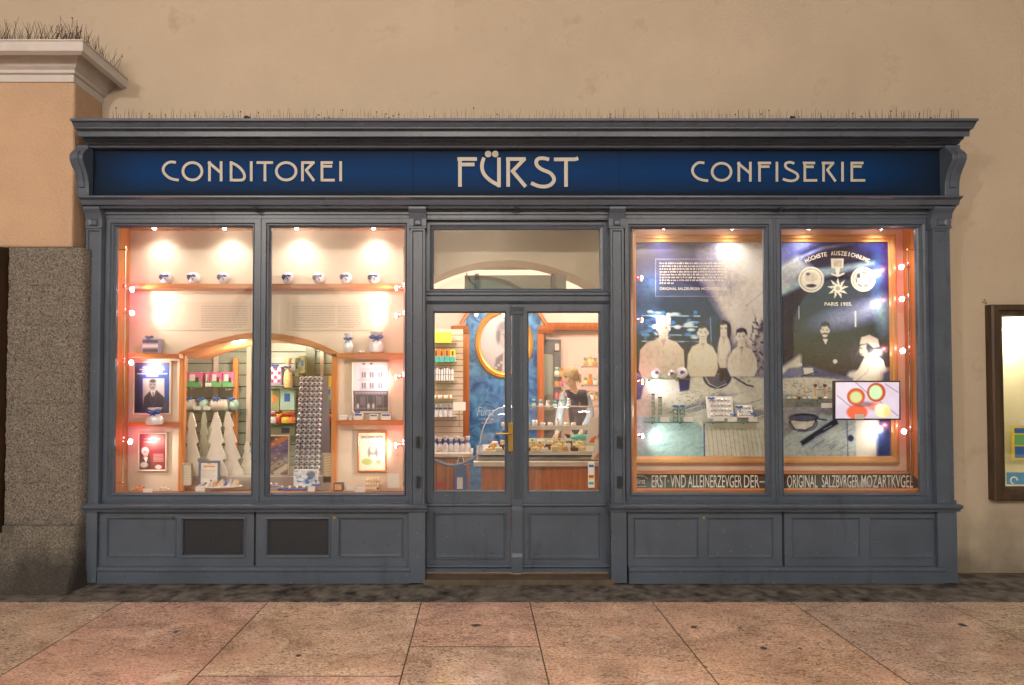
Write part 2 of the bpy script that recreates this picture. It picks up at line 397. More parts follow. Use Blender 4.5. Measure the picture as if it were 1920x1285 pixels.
quads_obj('ground', [([(-60, -60, -.006), (60, -60, -.006), (60, .28, -.006), (-60, .28, -.006)], (.07, .05, .04))], mat('joint_dirt', (.06, .045, .035), .9))
m = mat('rough_kerb_stone', (.10, .090, .082), .75, var=.85, vs=11, bump=1.0, bs=26)
k = MB().box(-30, 30, YK+.003, .28, -.05, .001).build('kerb_strip', m); k['kind'] = 'structure'

# plaster wall of the arcade
def plaster(name, c, var=.06, bump=.35, bs=130, dirt=True):
    m = mat(name, c, .85, var=var, vs=1.6, bump=bump, bs=bs)
    if dirt:
        n = m.node_tree.nodes; l = m.node_tree.links; b = n["Principled BSDF"]; src = b.inputs["Base Color"].links[0].from_socket
        tc = n["Texture Coordinate"]; t = n.new("ShaderNodeTexNoise"); t.inputs["Scale"].default_value = 3.2; t.inputs["Detail"].default_value = 9; t.inputs["Roughness"].default_value = .7
        l.new(tc.outputs["Object"], t.inputs["Vector"]); r = n.new("ShaderNodeValToRGB"); r.color_ramp.elements[0].position = .58; r.color_ramp.elements[1].position = .80
        l.new(t.outputs["Fac"], r.inputs[0]); x = n.new("ShaderNodeMix"); x.data_type = 'RGBA'; x.blend_type = 'MULTIPLY'; x.inputs[7].default_value = (.72, .68, .62, 1)
        l.new(r.outputs[0], x.inputs[0]); l.new(src, x.inputs[6]); l.new(x.outputs[2], b.inputs["Base Color"])
    return m
WALLM = plaster('beige_plaster', (.50, .42, .33))
YW = .30
zt = P(898, 280, YW)[2]; xr = P(1770, 700, YW)[0]
nx0, nz0, nx1, nz1 = rect(1874, 588, 2140, 920, YW)
mb = MB()
mb.box(-9, 9, YW, YW+.5, zt, 6.2)
mb.box(xr, nx0, YW, YW+.5, 0, zt)
mb.box(nx0, nx1, YW, YW+.5, 0, nz0); mb.box(nx0, nx1, YW, YW+.5, nz1, zt); mb.box(nx1, 9, YW, YW+.5, 0, zt)
mb.box(-9, -3.23, YW, YW+.5, 0, zt)
tag(mb.build('plaster_wall', WALLM), 'plain beige plastered arcade wall above and beside the blue shopfront', 'wall')
def ground_dirt(m, cc_, k, a_, b_, mx_):
    n = m.node_tree.nodes; l = m.node_tree.links; b = n["Principled BSDF"]; src = b.inputs["Base Color"].links[0].from_socket
    g = n.new("ShaderNodeNewGeometry"); sp = n.new("ShaderNodeSeparateXYZ"); l.new(g.outputs["Position"], sp.inputs[0])
    t = n.new("ShaderNodeTexNoise"); t.inputs["Scale"].default_value = 3; t.inputs["Detail"].default_value = 9; l.new(g.outputs["Position"], t.inputs["Vector"])
    q = n.new("ShaderNodeMath"); q.operation = 'MULTIPLY_ADD'; q.inputs[1].default_value = -k; l.new(sp.outputs[2], q.inputs[0]); l.new(t.outputs["Fac"], q.inputs[2])
    r = n.new("ShaderNodeMapRange"); r.inputs[1].default_value = a_; r.inputs[2].default_value = b_; r.inputs[4].default_value = mx_; l.new(q.outputs[0], r.inputs[0])
    x = n.new("ShaderNodeMix"); x.data_type = 'RGBA'; x.inputs[7].default_value = (*cc_, 1); l.new(r.outputs[0], x.inputs[0]); l.new(src, x.inputs[6]); l.new(x.outputs[2], b.inputs["Base Color"])
ground_dirt(WALLM, (.14, .115, .09), .8, -.05, .5, .75)
# unseen other side of the arcade, added for reflections and light: piers, arches and ceiling
def arch_pts(xc, hw, z0, zs, n=14): return [(xc-hw, z0)]+[(xc-hw*math.cos(math.pi*i/n), zs+hw*.8*math.sin(math.pi*i/n)) for i in range(n+1)]+[(xc+hw, z0)]
mb = MB()
for xc in (-8.8, -4.4, 0, 4.4, 8.8):
    a = arch_pts(xc, 1.5, 0, 3.0); z = 6.2
    mb.box(xc-2.2, xc-1.5, -9.6, -9.0, 0, z)
    for (p, q) in zip(a[1:-2], a[2:-1]): mb.prism([p, q, (q[0], z), (p[0], z)], -9.6, -9.0)
    mb.box(xc+1.5, xc+2.2, -9.6, -9.0, 0, z)
tag(mb.build('unseen_arcade_piers', WALLM), 'unseen plastered arches behind the camera, added for reflections and light', 'wall')
mb = MB(); mb.box(-11, 11, -9.6, .8, 6.2, 6.35)  # unseen arcade ceiling, added to hold back the sky light
o = mb.build('ceiling', WALLM); o['kind'] = 'structure'
# dirt spots on the wall
mb = MB()
for px, py, r in ((1848, 568, .012), (1846, 563, .010), (1850, 573, .010), (1843, 567, .009)):
    c = P(px, py, YW-.001); mb.ball(c, r, 10, 5, 1, .12, 1)
tag(mb.build('plaster_patch', mat('grey_mortar', (.22, .17, .125), .9)), 'small grey mortar patch at the upper left corner of the brown display case', 'plaster patch')

# stone and plaster pillar
YP = -.083
pil = thing('arcade_pillar', 'tall pillar with granite base, orange rough plaster shaft and white moulded capital', 'pillar', (-3.6, .1, 0))
zc0 = P(100, 155, YP)[2]; zg = P(100, 464, YP)[2]
om = plaster('orange_plaster', (.48, .33, .225), .12, .9, 42)
MB().box(-4.6, P(137, 300, YP)[0], YP, YW-.002, zg, zc0+.02).build('plaster_shaft', om, pil, bevel=.02)
gm = mat('rough_granite', (.155, .138, .122), .85, var=.75, vs=85, bump=1.0, bs=55)
_n = gm.node_tree.nodes; _l = gm.node_tree.links; _b = _n["Principled BSDF"]; _s = _b.inputs["Base Color"].links[0].from_socket
_sp = _n.new("ShaderNodeSeparateXYZ"); _l.new(_n["Texture Coordinate"].outputs["Object"], _sp.inputs[0])
_t = _n.new("ShaderNodeTexNoise"); _t.inputs["Scale"].default_value = 4; _t.inputs["Detail"].default_value = 8; _l.new(_n["Texture Coordinate"].outputs["Object"], _t.inputs["Vector"])
_m = _n.new("ShaderNodeMath"); _m.operation = 'MULTIPLY_ADD'; _m.inputs[1].default_value = -1.1; _l.new(_sp.outputs[2], _m.inputs[0]); _l.new(_t.outputs["Fac"], _m.inputs[2])
_r = _n.new("ShaderNodeMapRange"); _r.inputs[1].default_value = -.12; _r.inputs[2].default_value = .42; _r.inputs[4].default_value = .85; _l.new(_m.outputs[0], _r.inputs[0])
_x = _n.new("ShaderNodeMix"); _x.data_type = 'RGBA'; _x.inputs[7].default_value = (.022, .020, .018, 1); _l.new(_r.outputs[0], _x.inputs[0]); _l.new(_s, _x.inputs[6]); _l.new(_x.outputs[2], _b.inputs["Base Color"])
def granite(parent):
    rng = np.random.RandomState(5); mb = MB(); x0, x1 = -3.80, P(157, 700, YP)[0]-.002
    rows = [985, 905, 835, 757, 683, 610, 535, 464]; z_prev = 0
    rr = random.Random(9)
    zz = []
    for py in rows:
        z = P(60, py, YP)[2]; zz.append((z_prev, z)); z_prev = z
    for bi, (a, b) in enumerate(zz):
        nx, nz, ny = 26, max(4, int((b-a)/.022)), 10
        gap = .003; a2, b2 = a+gap*.3, b-gap*.3; base = (bi == 0)
        loop = []
        # cross-section path from left back, front, round corner, right back
        path = [(x0, YW-.01), (x0, YP+.03)] + [(x0+.015+(x1-.09-x0)*i/nx, YP) for i in range(nx+1)] + [(x1-.09+.03+.045*math.sin(t), YP+.055-.055*math.cos(t)) for t in (.4, .8, 1.2, 1.5)] + [(x1-.012+.012*i/ny, YP+.06+(YW-.07-YP)*i/ny) for i in range(ny+1)]
        v = []
        for j in range(nz+1):
            z = a2+(b2-a2)*j/nz; e = min(j, nz-j)/nz; rnd = .0022*math.exp(-min(z-a2, b2-z)/.006)
            fl = 0
            if base: fl = .03+.15*max(0, (1-z/.42))**1.4
            for (x, y) in path:
                dn = rr.uniform(-.006, .006)+.006*math.sin(x*23+z*17+math.sin(x*7+bi))*(1.3 if base else .5)
                v.append((x + (fl*.10 if x > x1-.03 else 0) + (dn*.5 if y > YP+.1 else 0) , y - (fl if y < YP+.1 else fl*max(0, 1-(y-YP)/.3)*.6) + rnd + (dn if y < YP+.1 else 0), z))
        n = len(path); f = [(j*n+i, j*n+i+1, (j+1)*n+i+1, (j+1)*n+i) for j in range(nz) for i in range(n-1)]
        f += [tuple(range(nz*n, nz*n+n))]
        mb.add(v, f)
    mb.box(x0+.03, x1-.04, YP+.03, YW-.004, 0, zz[-1][1]-.005)
    return mb.build('granite_base', gm, parent, smooth=True)
granite(pil)
# capital
prof = [(0, zc0), (.012, zc0), (.012, zc0+.055), (.035, zc0+.062), (.035, zc0+.085), (.06, zc0+.10), (.095, zc0+.135), (.14, zc0+.20)]
ztop = P(150, 72, -.32)[2]
prof += [(.165, zc0+.215), (.18, ztop-.10), (.215, ztop-.085), (.215, ztop-.012), (.225, ztop-.010), (.225, ztop), (0, ztop)]
XR = P(137, 155, YP)[0]
v = []; f = []
for o_, z in prof: v += [(-6, YP-o_, z), (XR+o_, YP-o_, z), (XR+o_, YW-.001, z)]
for i in range(len(prof)-1):
    for j in range(2): f.append((3*i+j, 3*i+j+1, 3*i+4+j, 3*i+3+j))
mb = MB(); mb.add(v, f)
mb.build('capital', mat('white_moulding', (.53, .50, .49), .6, var=.06, bump=.15, bs=60), pil)
# dark wooden post at the left edge
xe = P(6, 700, YP)[0]
mb = MB(); z0, z1 = P(3, 1000, YP)[2], P(3, 470, YP)[2]
mb.box(xe-.30, xe, YP-.10, YP+.1, z0, z1); mb.box(xe-.27, xe-.02, YP-.115, YP-.10, z0+.05, z1-.05)
tag(mb.build('wooden_frame', M['wood_dark'], bevel=.004), 'dark brown wooden frame cut off at the far left edge beside the granite pillar', 'frame')

def spikes(name, label, path, n, zr, seed, lean=.12, group=None, rows=2, dy=.06, inner=0):
    rg = random.Random(seed); mb = MB(); tot = sum((Vector(b)-Vector(a)).length for a, b in zip(path[:-1], path[1:]))
    for r_ in range(rows):
        for a, b in zip(path[:-1], path[1:]):
            a, b = Vector(a), Vector(b); k = int(n*(b-a).length/tot)
            d = (b-a).normalized(); nn = Vector((-d.y, d.x, 0))
            for i in range(k):
                if rg.random() < .12: continue
                p = a.lerp(b, (i+rg.uniform(0, .9))/k)+nn*(dy*r_+.02); h = rg.uniform(*zr); q = p+Vector((rg.gauss(0, lean)*h, rg.gauss(0, lean)*h, h))
                mb.tube([p-Vector((0, 0, .01)), p.lerp(q, .5)+Vector((rg.gauss(0, .002), 0, 0)), q], [.0016, .0014, .0009], 4)
                if rg.random() < .06: mb.ball(q, .006, 6, 4)
        a = Vector(path[0]); 
    for a, b in zip(path[:-1], path[1:]):
        mb.tube([Vector(a)+Vector((0, 0, .004)), Vector(b)+Vector((0, 0, .004))], .005, 5)
    return tag(mb.build(name, M['spike']), label, 'bird spikes', 'bird spikes against pigeons')
spikes('bird_spikes', 'dense tangle of dark bird spikes on top of the white pillar capital', [(-5.2, YP-.19, ztop), (XR+.17, YP-.19, ztop), (XR+.17, YW-.06, ztop)], 230, (.07, .20), 1, .30, rows=3, dy=.07)

# ============================================================ SHOPFRONT
sf = thing('shopfront', 'long slate blue wooden shopfront with two display windows, a double door and a lettered fascia', 'shopfront', (.3, .1, 0))
PM = M['paint']
XL, XRT = P(155, 700, 0)[0], 3.91
def pz(py, y): return P(898, py, y)[2]
def prof_obj(name, pts, xa, xb, yb=YW-.002, parent=sf, m=PM):
    pr = [(y, pz(py, y)) for y, py in pts]; pr = [(yb, pr[0][1])]+pr+[(yb, pr[-1][1])]
    return MB().sheet(pr, xa, xb).build(name, m, parent)
XCL = P(131, 222, -.25)[0]
prof_obj('cornice', [(-.25, 222), (-.25, 226.5), (-.232, 228), (-.215, 234), (-.20, 239), (-.20, 241), (-.175, 243), (-.16, 246), (-.155, 256), (-.10, 257), (-.10, 261), (-.075, 264), (-.055, 268), (-.055, 270), (-.03, 272), (-.02, 277)], XCL, XRT)
spikes('bird_spikes', 'long sparse row of thin bird spikes along the top of the blue cornice', [(XCL+.25, -.17, pz(222, -.25)), (XRT-.06, -.17, pz(222, -.25))], 330, (.06, .13), 2, .06, rows=2, dy=.10)
for px, r in ((462, .018), (1485, .014)):
    c = P(px, 220, -.2); mb = MB().ball(c, r, 8, 5, 1.3, .8, .7).ball((c[0]+.02, c[1], c[2]-.003), r*.6, 7, 4)
    tag(mb.build('moss_clump', M['spike']), 'dark clump of debris on the cornice edge above the word at the ' + ('left' if px < 900 else 'right'), 'debris')
# fascia sign
def fascia_mat():
    m = mat('fascia_blue', (.004, .03, .11), .6, spec=.12); n = m.node_tree.nodes; l = m.node_tree.links; b = n["Principled BSDF"]
    a = n.new("ShaderNodeVertexColor"); a.layer_name = "Col"; l.new(a.outputs[0], b.inputs["Base Color"]); return m
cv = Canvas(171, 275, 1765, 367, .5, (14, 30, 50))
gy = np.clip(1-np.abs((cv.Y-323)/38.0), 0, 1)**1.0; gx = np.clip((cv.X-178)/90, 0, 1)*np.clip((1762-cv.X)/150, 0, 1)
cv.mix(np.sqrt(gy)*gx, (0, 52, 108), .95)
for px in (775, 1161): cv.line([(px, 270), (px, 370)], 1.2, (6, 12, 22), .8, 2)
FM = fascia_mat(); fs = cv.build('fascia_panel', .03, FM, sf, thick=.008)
SW = 5.6
def letters(name, strokes, org, k, w):
    mb = MB(); i = 0
    for s in strokes:
        s = [(org[0]+x/k, org[1]+y/k) for x, y in s]
        stroke(mb, s, w, .0215-.0006*i, .0075); i = (i+1) % 8
    mb.build(name, M['letters'], fs)
def cc(p): return smooth_pts(p, 3)
letters('letters', [cc([(695, 380), (655, 375), (622, 398), (612, 430), (632, 462), (668, 484), (712, 490)]),
    ellp(797, 435, 59, 54), [(903, 373), (903, 497)], [(895, 378), (975, 445)], [(975, 373), (975, 497)],
    [(1037, 373), (1037, 497)], cc([(1030, 380), (1065, 392), (1100, 420), (1122, 455), (1118, 488), (1080, 491), (1030, 489)]),
    [(1162, 373), (1162, 497)], [(1195, 381), (1297, 381)], [(1247, 375), (1247, 497)], ellp(1379, 435, 61, 54),
    [(1480, 373), (1480, 497)], [(1472, 381), (1555, 381)], [(1552, 378), (1500, 430)], [(1500, 424), (1552, 495)],
    [(1601, 373), (1601, 497)], [(1595, 381), (1668, 381)], [(1595, 404), (1664, 404)], [(1595, 490), (1680, 490)], [(1717, 373), (1717, 497)]], (120, 190), 3.31, 5.0)
letters('letters', [[(604, 350), (604, 531)], [(588, 359), (709, 359)], [(604, 393), (694, 393)],
    cc([(753, 350), (738, 395), (745, 445), (785, 490), (852, 526)]), [(846, 350), (846, 533)],
    [(903, 350), (903, 531)], [(890, 359), (1012, 359)], [(1008, 354), (925, 440)], [(925, 428), (1012, 531)],
    cc([(1157, 362), (1120, 352), (1080, 358), (1075, 395), (1110, 425), (1170, 445), (1195, 490), (1160, 528), (1100, 532), (1045, 508)]),
    [(1187, 361), (1318, 361), (1338, 354)], [(1262, 355), (1262, 531)], ellp(779, 328, 9, 9), ellp(823, 328, 9, 9)], (680, 190), 3.31, 6.8)
letters('letters', [cc([(250, 359), (215, 354), (186, 378), (178, 408), (195, 438), (228, 457), (272, 462)]), ellp(350, 410, 55, 50),
    [(450, 352), (450, 467)], [(443, 358), (517, 420)], [(517, 352), (517, 467)], [(570, 352), (570, 467)], [(560, 359), (637, 359)], [(565, 380), (628, 380)],
    [(671, 352), (671, 467)], cc([(772, 362), (745, 352), (718, 362), (722, 388), (760, 405), (795, 425), (790, 455), (750, 466), (705, 452)]),
    [(833, 352), (833, 467)], [(822, 359), (893, 359)], [(833, 381), (885, 381)], [(830, 460), (905, 460)],
    [(942, 352), (942, 467)], [(932, 359), (1003, 359)], [(1000, 356), (962, 402)], [(962, 396), (1012, 466)],
    [(1052, 352), (1052, 467)], [(1106, 352), (1106, 467)], [(1098, 359), (1174, 359)], [(1106, 379), (1164, 379)], [(1102, 460), (1184, 460)]], (1240, 190), 3.097, 4.8)
# backing, lower cornice
mb = MB(); mb.box(XL, P(1793, 320, 0)[0], .05, YW-.004, pz(410, .05), pz(270, .05)); mb.build('fascia_backing', PM, sf)
prof_obj('lower_cornice', [(-.10, 367), (-.10, 370), (-.085, 372.5), (-.07, 375), (-.055, 384), (-.03, 387), (-.02, 391), (.02, 392), (.02, 396), (.035, 397), (.035, 402), (.05, 403)], XL+.005, P(1806, 368, -.1)[0])
# scroll brackets at the ends of the fascia
def bracket(px0, px1):
    x0, x1 = P(px0, 320, 0)[0], P(px1, 320, 0)[0]
    pr = [(-.05, 272), (-.045, 278), (-.09, 284), (-.115, 290), (-.115, 298), (-.095, 308), (-.07, 318), (-.05, 328), (-.035, 340), (-.03, 352), (-.03, 367)]
    pr = [(y, pz(py, y)) for y, py in pr]; pr = [(.028, pr[0][1])]+pr+[(.028, pr[-1][1])]
    mb = MB().sheet(pr, x0, x1)
    pr2 = [(y-.012, z) for y, z in pr[3:-2]]; pr2 = [(.0, pr2[0][1])]+pr2+[(.0, pr2[-1][1])]
    b = mb.build('bracket', PM, sf, bevel=.004)
    MB().sheet(pr2, x0+(x1-x0)*.3, x0+(x1-x0)*.7).build('bracket_rib', PM, b, bevel=.003)
bracket(147, 171); bracket(1766, 1793)
# pilasters with capital, shaft, base
def pilaster(a, b, capw=3):
    x0, z0, x1, z1 = rect(a, 390, b, 1086, 0); zs = pz(950, 0)
    mb = MB(); mb.ring((x0, zs, x1, z1-.17), (x0+.028, zs+.03, x1-.028, z1-.20), [(0, .05), (0, 0), (.5, 0), (.8, .012), (1, .012)], cap=True)
    p = mb.build('pilaster', PM, sf)
    w_ = P(capw+898, 500, 0)[0]
    mb = MB().sheet([(y, z) for y, z in [(.05, z1-.17), (-.008, z1-.17), (-.008, z1-.155), (-.002, z1-.15), (-.004, z1-.09), (-.020, z1-.05), (-.045, z1-.02), (-.045, z1), (.05, z1)]], x0-w_, x1+w_)
    c = mb.build('capital', PM, p, bevel=.003)
    xm = (x0+x1)/2; h = (x1-x0)*.28
    MB().ring((xm-h, z1-.145, xm+h, z1-.095), (xm-h*.6, z1-.133, xm+h*.6, z1-.107), [(0, 0), (0, -.014), (1, -.006)], cap=True).build('rosette', PM, c)
    MB().box(x0-w_*.7, x1+w_*.7, -.012, .052, 0.012, zs).build('pedestal', PM, p, bevel=.003)
    return p
pilaster(157, 186, 1); pilaster(769, 796); pilaster(1146, 1171); pilaster(1754, 1786)
# moulded display window sashes
def fixed_window(name, o, i, lab=None, y0=.055):
    t = rect(*o, y0); u = rect(*i, y0)
    wn = MB().ring(t, u, [(0, .12), (0, y0+.012), (.06, y0), (.60, y0), (.70, y0+.012), (.76, y0+.004), (.84, y0+.004), (.92, y0+.022), (1, y0+.03), (1, y0+.06)]).build(name, PM, sf)
    g = rect(*i, y0+.045); MB().box(g[0], g[2], y0+.045, y0+.049, g[1], g[3]).build('glass_pane', M['glass'], wn); return wn
fixed_window('window_sash', (189, 407, 484, 940), (212, 425, 470, 926))
fixed_window('window_sash', (486, 407, 770, 940), (504, 425, 757, 926))
fixed_window('window_sash', (1172, 409, 1455, 940), (1185, 427, 1438, 926))
fixed_window('window_sash', (1457, 409, 1754, 940), (1470, 427, 1727, 926))
mb = MB()
for a in (484.2, 1455.2): x0, z0, x1, z1 = rect(a-1.5, 405, a+2.5, 941, .04); MB().box(x0, x1, .046, .11, z0, z1).build('centre_bead', PM, sf)
mb = MB()
for a, b in ((157, 768), (1172, 1786)):
    x0, x1 = P(a, 404, .05)[0], P(b, 404, .05)[0]; MB().box(x0, x1, .06, .13, pz(409, .06), pz(401, .06)).build('head_rail', PM, sf)
    MB().box(x0, x1, .061, .12, pz(948, .06), pz(938.5, .06)).build('foot_rail', PM, sf)
MB().box(P(797, 395, .1)[0], P(1145, 395, .1)[0], .055, .13, pz(412, .055), pz(401, .055)).build('head_rail', M['paint'], sf)
# side returns behind outer pilasters so that the box is closed
MB().box(XL, XL+.03, .052, YW, 0, pz(402, 0)).build('side_board', PM, sf); MB().box(P(1784, 700, 0)[0]-.03, P(1784, 700, 0)[0], .052, YW, 0, pz(402, 0)).build('side_board', PM, sf)
# sills
def sill(a, b):
    x0, x1 = P(a, 950, -.06)[0], P(b, 950, -.06)[0]
    pr = [(.1, pz(944, .05)), (-.03, pz(946, -.03)), (-.055, pz(947.5, -.05)), (-.064, pz(950, -.06)), (-.058, pz(954, -.06)), (-.035, pz(956, -.04)), (-.028, pz(960, -.03)), (.1, pz(960, -.03))]
    MB().sheet(pr, x0, x1).build('window_sill', PM, sf, smooth=True)
sill(153, 800); sill(1144, 1806)
# small roller knobs under the lower cornice
for px in (480, 967, 1463):
    c = P(px, 393, -.01); mb = MB().tube([(c[0]-.03, -.03, c[2]+.004), (c[0]+.03, -.03, c[2]+.004)], .006, 6).ball((c[0], -.04, c[2]-.004), .012, 8, 6)
    mb.build('knob', M['iron'], sf)
# stall risers
def riser(x_a, x_b, panels, name='stall_riser'):
    """panels: [(px0,py0,px1,py1,grille)] between px x_a..x_b"""
    y = .02; t = rect(x_a, 959, x_b, 1064, y)
    # face built as strips around the panels
    ps = sorted(panels); zs = [rect(*p[:4], y) for p in ps]; zt_, zb_ = zs[0][3], zs[0][1]
    mb = MB(); mb.box(t[0], t[2], y, .08, zt_, t[3]); mb.box(t[0], t[2], y, .08, t[1], zb_); xp = t[0]
    for z in zs: mb.box(xp, z[0], y, .08, zb_, zt_); xp = z[2]
    mb.box(xp, t[2], y, .08, zb_, zt_); r_ = mb.build(name, PM, sf)
    for p, z in zip(ps, zs):
        ins = (z[0]+.022, zb_+.022, z[2]-.022, zt_-.022)
        if p[4]:
            g = MB().ring((z[0], zb_, z[2], zt_), ins, [(0, y+.001), (0, y-.008), (.35, y-.010), (.9, y+.0), (1, y+.02)]).build('grille_frame', PM, r_)
            gm_ = mb2 = MB(); nx_, nz_ = 46, 30
            for i in range(nx_+1): xx = ins[0]+(ins[2]-ins[0])*i/nx_; mb2.box(xx-.0022, xx+.0022, y+.014, y+.017, ins[1], ins[3])
            for i in range(nz_+1): q = ins[1]+(ins[3]-ins[1])*i/nz_; mb2.box(ins[0], ins[2], y+.0175, y+.020, q-.0022, q+.0022)
            mb2.box(ins[0], ins[2], y+.05, y+.055, ins[1], ins[3])
            mb2.build('vent_grille', M['paint_dark'], r_)
        else:
            MB().ring((z[0], zb_, z[2], zt_), ins, [(0, y+.001), (.15, y-.004), (.4, y-.004), (.7, y+.012), (1, y+.016)], cap=True).build('panel', PM, r_)
    return r_
r1 = riser(186, 476, [(199, 970, 331, 1046, 0), (338, 970, 461, 1046, 1)])
r2 = riser(480, 770, [(497, 970, 620, 1046, 1), (634, 970, 757, 1046, 0)])
r3 = riser(1177, 1466, [(1187, 970, 1311, 1048, 0), (1325, 970, 1451, 1048, 0)])
r4 = riser(1471, 1770, [(1485, 970, 1614, 1048, 0), (1630, 970, 1757, 1048, 0)])
MB().box(P(476, 1000, .04)[0], P(480, 1000, .04)[0], .045, .08, .1, pz(959, .02)).build('joint_strip', M['paint_dark'], sf); MB().box(P(1466, 1000, .04)[0], P(1471, 1000, .04)[0], .045, .08, .1, pz(959, .02)).build('joint_strip', M['paint_dark'], sf)
for px, r_, m_ in ((326, r1, M['iron']), (627, r2, M['brass']), (1319, r3, M['brass'])):
    c = P(px, 971, .02); MB().lathe([(.011, -.006), (.011, -.003), (.009, .004)], c, 14, 'y').box(c[0]-.002, c[0]+.002, c[1]-.008, c[1]-.0055, c[2]-.005, c[2]+.005).build('lock', m_, r_)
for a, b in ((184, 768), (1179, 1770)):
    x0, x1 = P(a, 1075, 0)[0], P(b, 1075, 0)[0]
    MB().sheet([(.08, pz(1063, 0)), (-.012, pz(1063.5, 0)), (-.022, pz(1066, 0)), (-.022, pz(1070, 0)), (-.014, pz(1072, 0)), (-.014, .008), (.08, .008)], x0, x1).build('plinth', PM, sf)
# hinges on the door pilasters
for px in (784, 1162):
    for py in (829, 904):
        x0, z0, x1, z1 = rect(px-4, py-10, px+4, py+10, 0); mb = MB().box(x0, x1, -.010, .012, z0, z1)
        mb.tube([((x0+x1)/2, -.014, z0-.004), ((x0+x1)/2, -.014, z1+.004)], .006, 8); mb.build('hinge', M['iron'], sf)

# ---- door bay
YD = .12
mb = MB(); t = rect(797, 412, 1145, 548, YD-.02); u = rect(813, 429, 1126, 541, YD-.02)
tr = MB().ring(t, u, [(0, YD+.04), (0, YD-.02), (.55, YD-.02), (.75, YD-.008), (1, YD), (1, YD+.03)]).build('transom_window', PM, sf)
MB().box(u[0], u[2], YD+.012, YD+.016, u[1], u[3]).build('glass_pane', M['glass'], tr)
prof_obj('transom_bar', [(YD-.02, 546), (YD-.045, 549), (YD-.045, 553), (YD-.03, 556), (YD-.03, 564), (YD-.015, 568), (YD, 571)], P(797, 555, .08)[0], P(1145, 555, .08)[0], YD+.06)
for a, b, s in ((786, 799, 0), (1143, 1156, 1)):
    x0, z0, x1, z1 = rect(a, 404, b, 1080, YD-.03); MB().box(x0, x1, .052, YD+.06, .03, z1).build('door_jamb', PM, sf, bevel=.004)
def leaf(ox0, ox1, gx0, gx1, name):
    y = YD; o_ = rect(ox0, 571, ox1, 1073, y); g_ = rect(gx0, 584, gx1, 923, y); p_ = rect(gx0-2, 960, gx1+2, 1050, y)
    mb = MB(); mb.box(o_[0], g_[0], y, y+.05, o_[1], o_[3]); mb.box(g_[2], o_[2], y, y+.05, o_[1], o_[3]); mb.box(g_[0], g_[2], y, y+.05, g_[3], o_[3])
    mb.box(g_[0], g_[2], y, y+.05, p_[3]+.0, g_[1]); mb.box(g_[0], g_[2], y, y+.05, o_[1], p_[1])
    lf = mb.build(name, PM, sf)
    MB().ring((g_[0]-.002, g_[1]-.002, g_[2]+.002, g_[3]+.002), (g_[0]+.012, g_[1]+.012, g_[2]-.012, g_[3]-.012), [(0, y-.001), (.3, y-.006), (1, y+.012), (1, y+.03)]).build('glazing_bead', PM, lf)
    MB().box(g_[0], g_[2], y+.022, y+.026, g_[1], g_[3]).build('glass_pane', M['glass'], lf)
    MB().ring((g_[0], p_[1], g_[2], p_[3]), (g_[0]+.035, p_[1]+.035, g_[2]-.035, p_[3]-.035), [(0, y+.002), (.15, y-.006), (.4, y-.006), (.6, y+.012), (1, y+.014)], cap=True).build('panel', PM, lf)
    xa, xb = o_[0]+.004, o_[2]-.004
    def mold(a, b, py): MB().sheet([(y-.001, pz(py-4, y)), (y-.016, pz(py-2, y)), (y-.018, pz(py, y)), (y-.006, pz(py+3, y)), (y-.001, pz(py+4, y))], a, b).build('moulding', PM, lf)
    mold(xa, xb, 947); mold(xa, xb, 1062)
    return lf
lf1 = leaf(800, 959, 812, 949, 'door_leaf'); lf2 = leaf(979, 1144, 989, 1126, 'door_leaf')
# fluted astragal post
x0, z0, x1, z1 = rect(960, 571, 979, 1074, YD-.03)
mb = MB(); mb.box(x0, x1, YD-.02, YD+.02, z0, z1)
n = 5; zf0, zf1 = pz(935, YD), pz(592, YD)
for i in range(n): xx = x0+.012+(x1-x0-.024)*(i+.5)/n; mb.tube([(xx, YD-.022, zf0), (xx, YD-.022, zf1)], .0055, 8)
mb.sheet([(YD-.02, z1-.002), (YD-.055, z1-.004), (YD-.055, z1-.025), (YD-.035, z1-.06), (YD-.03, z1-.085), (YD-.02, z1-.085)], x0-.012, x1+.012)
mb.sheet([(YD-.02, pz(945, YD)), (YD-.035, pz(948, YD)), (YD-.04, pz(955, YD)), (YD-.035, pz(1036, YD)), (YD-.045, pz(1042, YD)), (YD-.045, z0+.001), (YD-.02, z0+.001)], x0-.002, x1+.002)
mb.build('centre_post', PM, sf, bevel=.0015)
# handle
c = P(957, 818, YD-.01); x0, z0, x1, z1 = rect(953, 793, 962, 846, YD-.01)
mb = MB().box(x0, x1, YD-.036, YD-.0, z0, z1); h = mb.build('handle_plate', M['brass'], lf1, bevel=.003)
zz = pz(812, YD)
MB().tube([((x0+x1)/2, YD-.03, zz), ((x0+x1)/2, YD-.075, zz), ((x0+x1)/2-.02, YD-.085, zz), ((x0+x1)/2-.09, YD-.085, zz+.002), (x0-.105, YD-.08, zz)], [.009, .009, .009, .008, .006], 10).build('lever', M['brass'], h, smooth=True)
# threshold
mb = MB().box(P(797, 1080, YD)[0], P(1145, 1080, YD)[0], -.02, .6, .002, .04); mb.build('threshold', mat('worn_threshold', (.10, .075, .055), .6, var=.3, vs=12), sf)
# closing wall sheet behind stall risers and between bays (the base carcass)
mb = MB(); zb = pz(944, .06)
MB().box(XL+.031, P(790, 1000, .1)[0], .081, .115, .01, zb).build('carcass', PM, sf); MB().box(P(1152, 1000, .1)[0], P(1783, 1000, .1)[0]-.03, .081, .115, .01, zb).build('carcass', PM, sf)

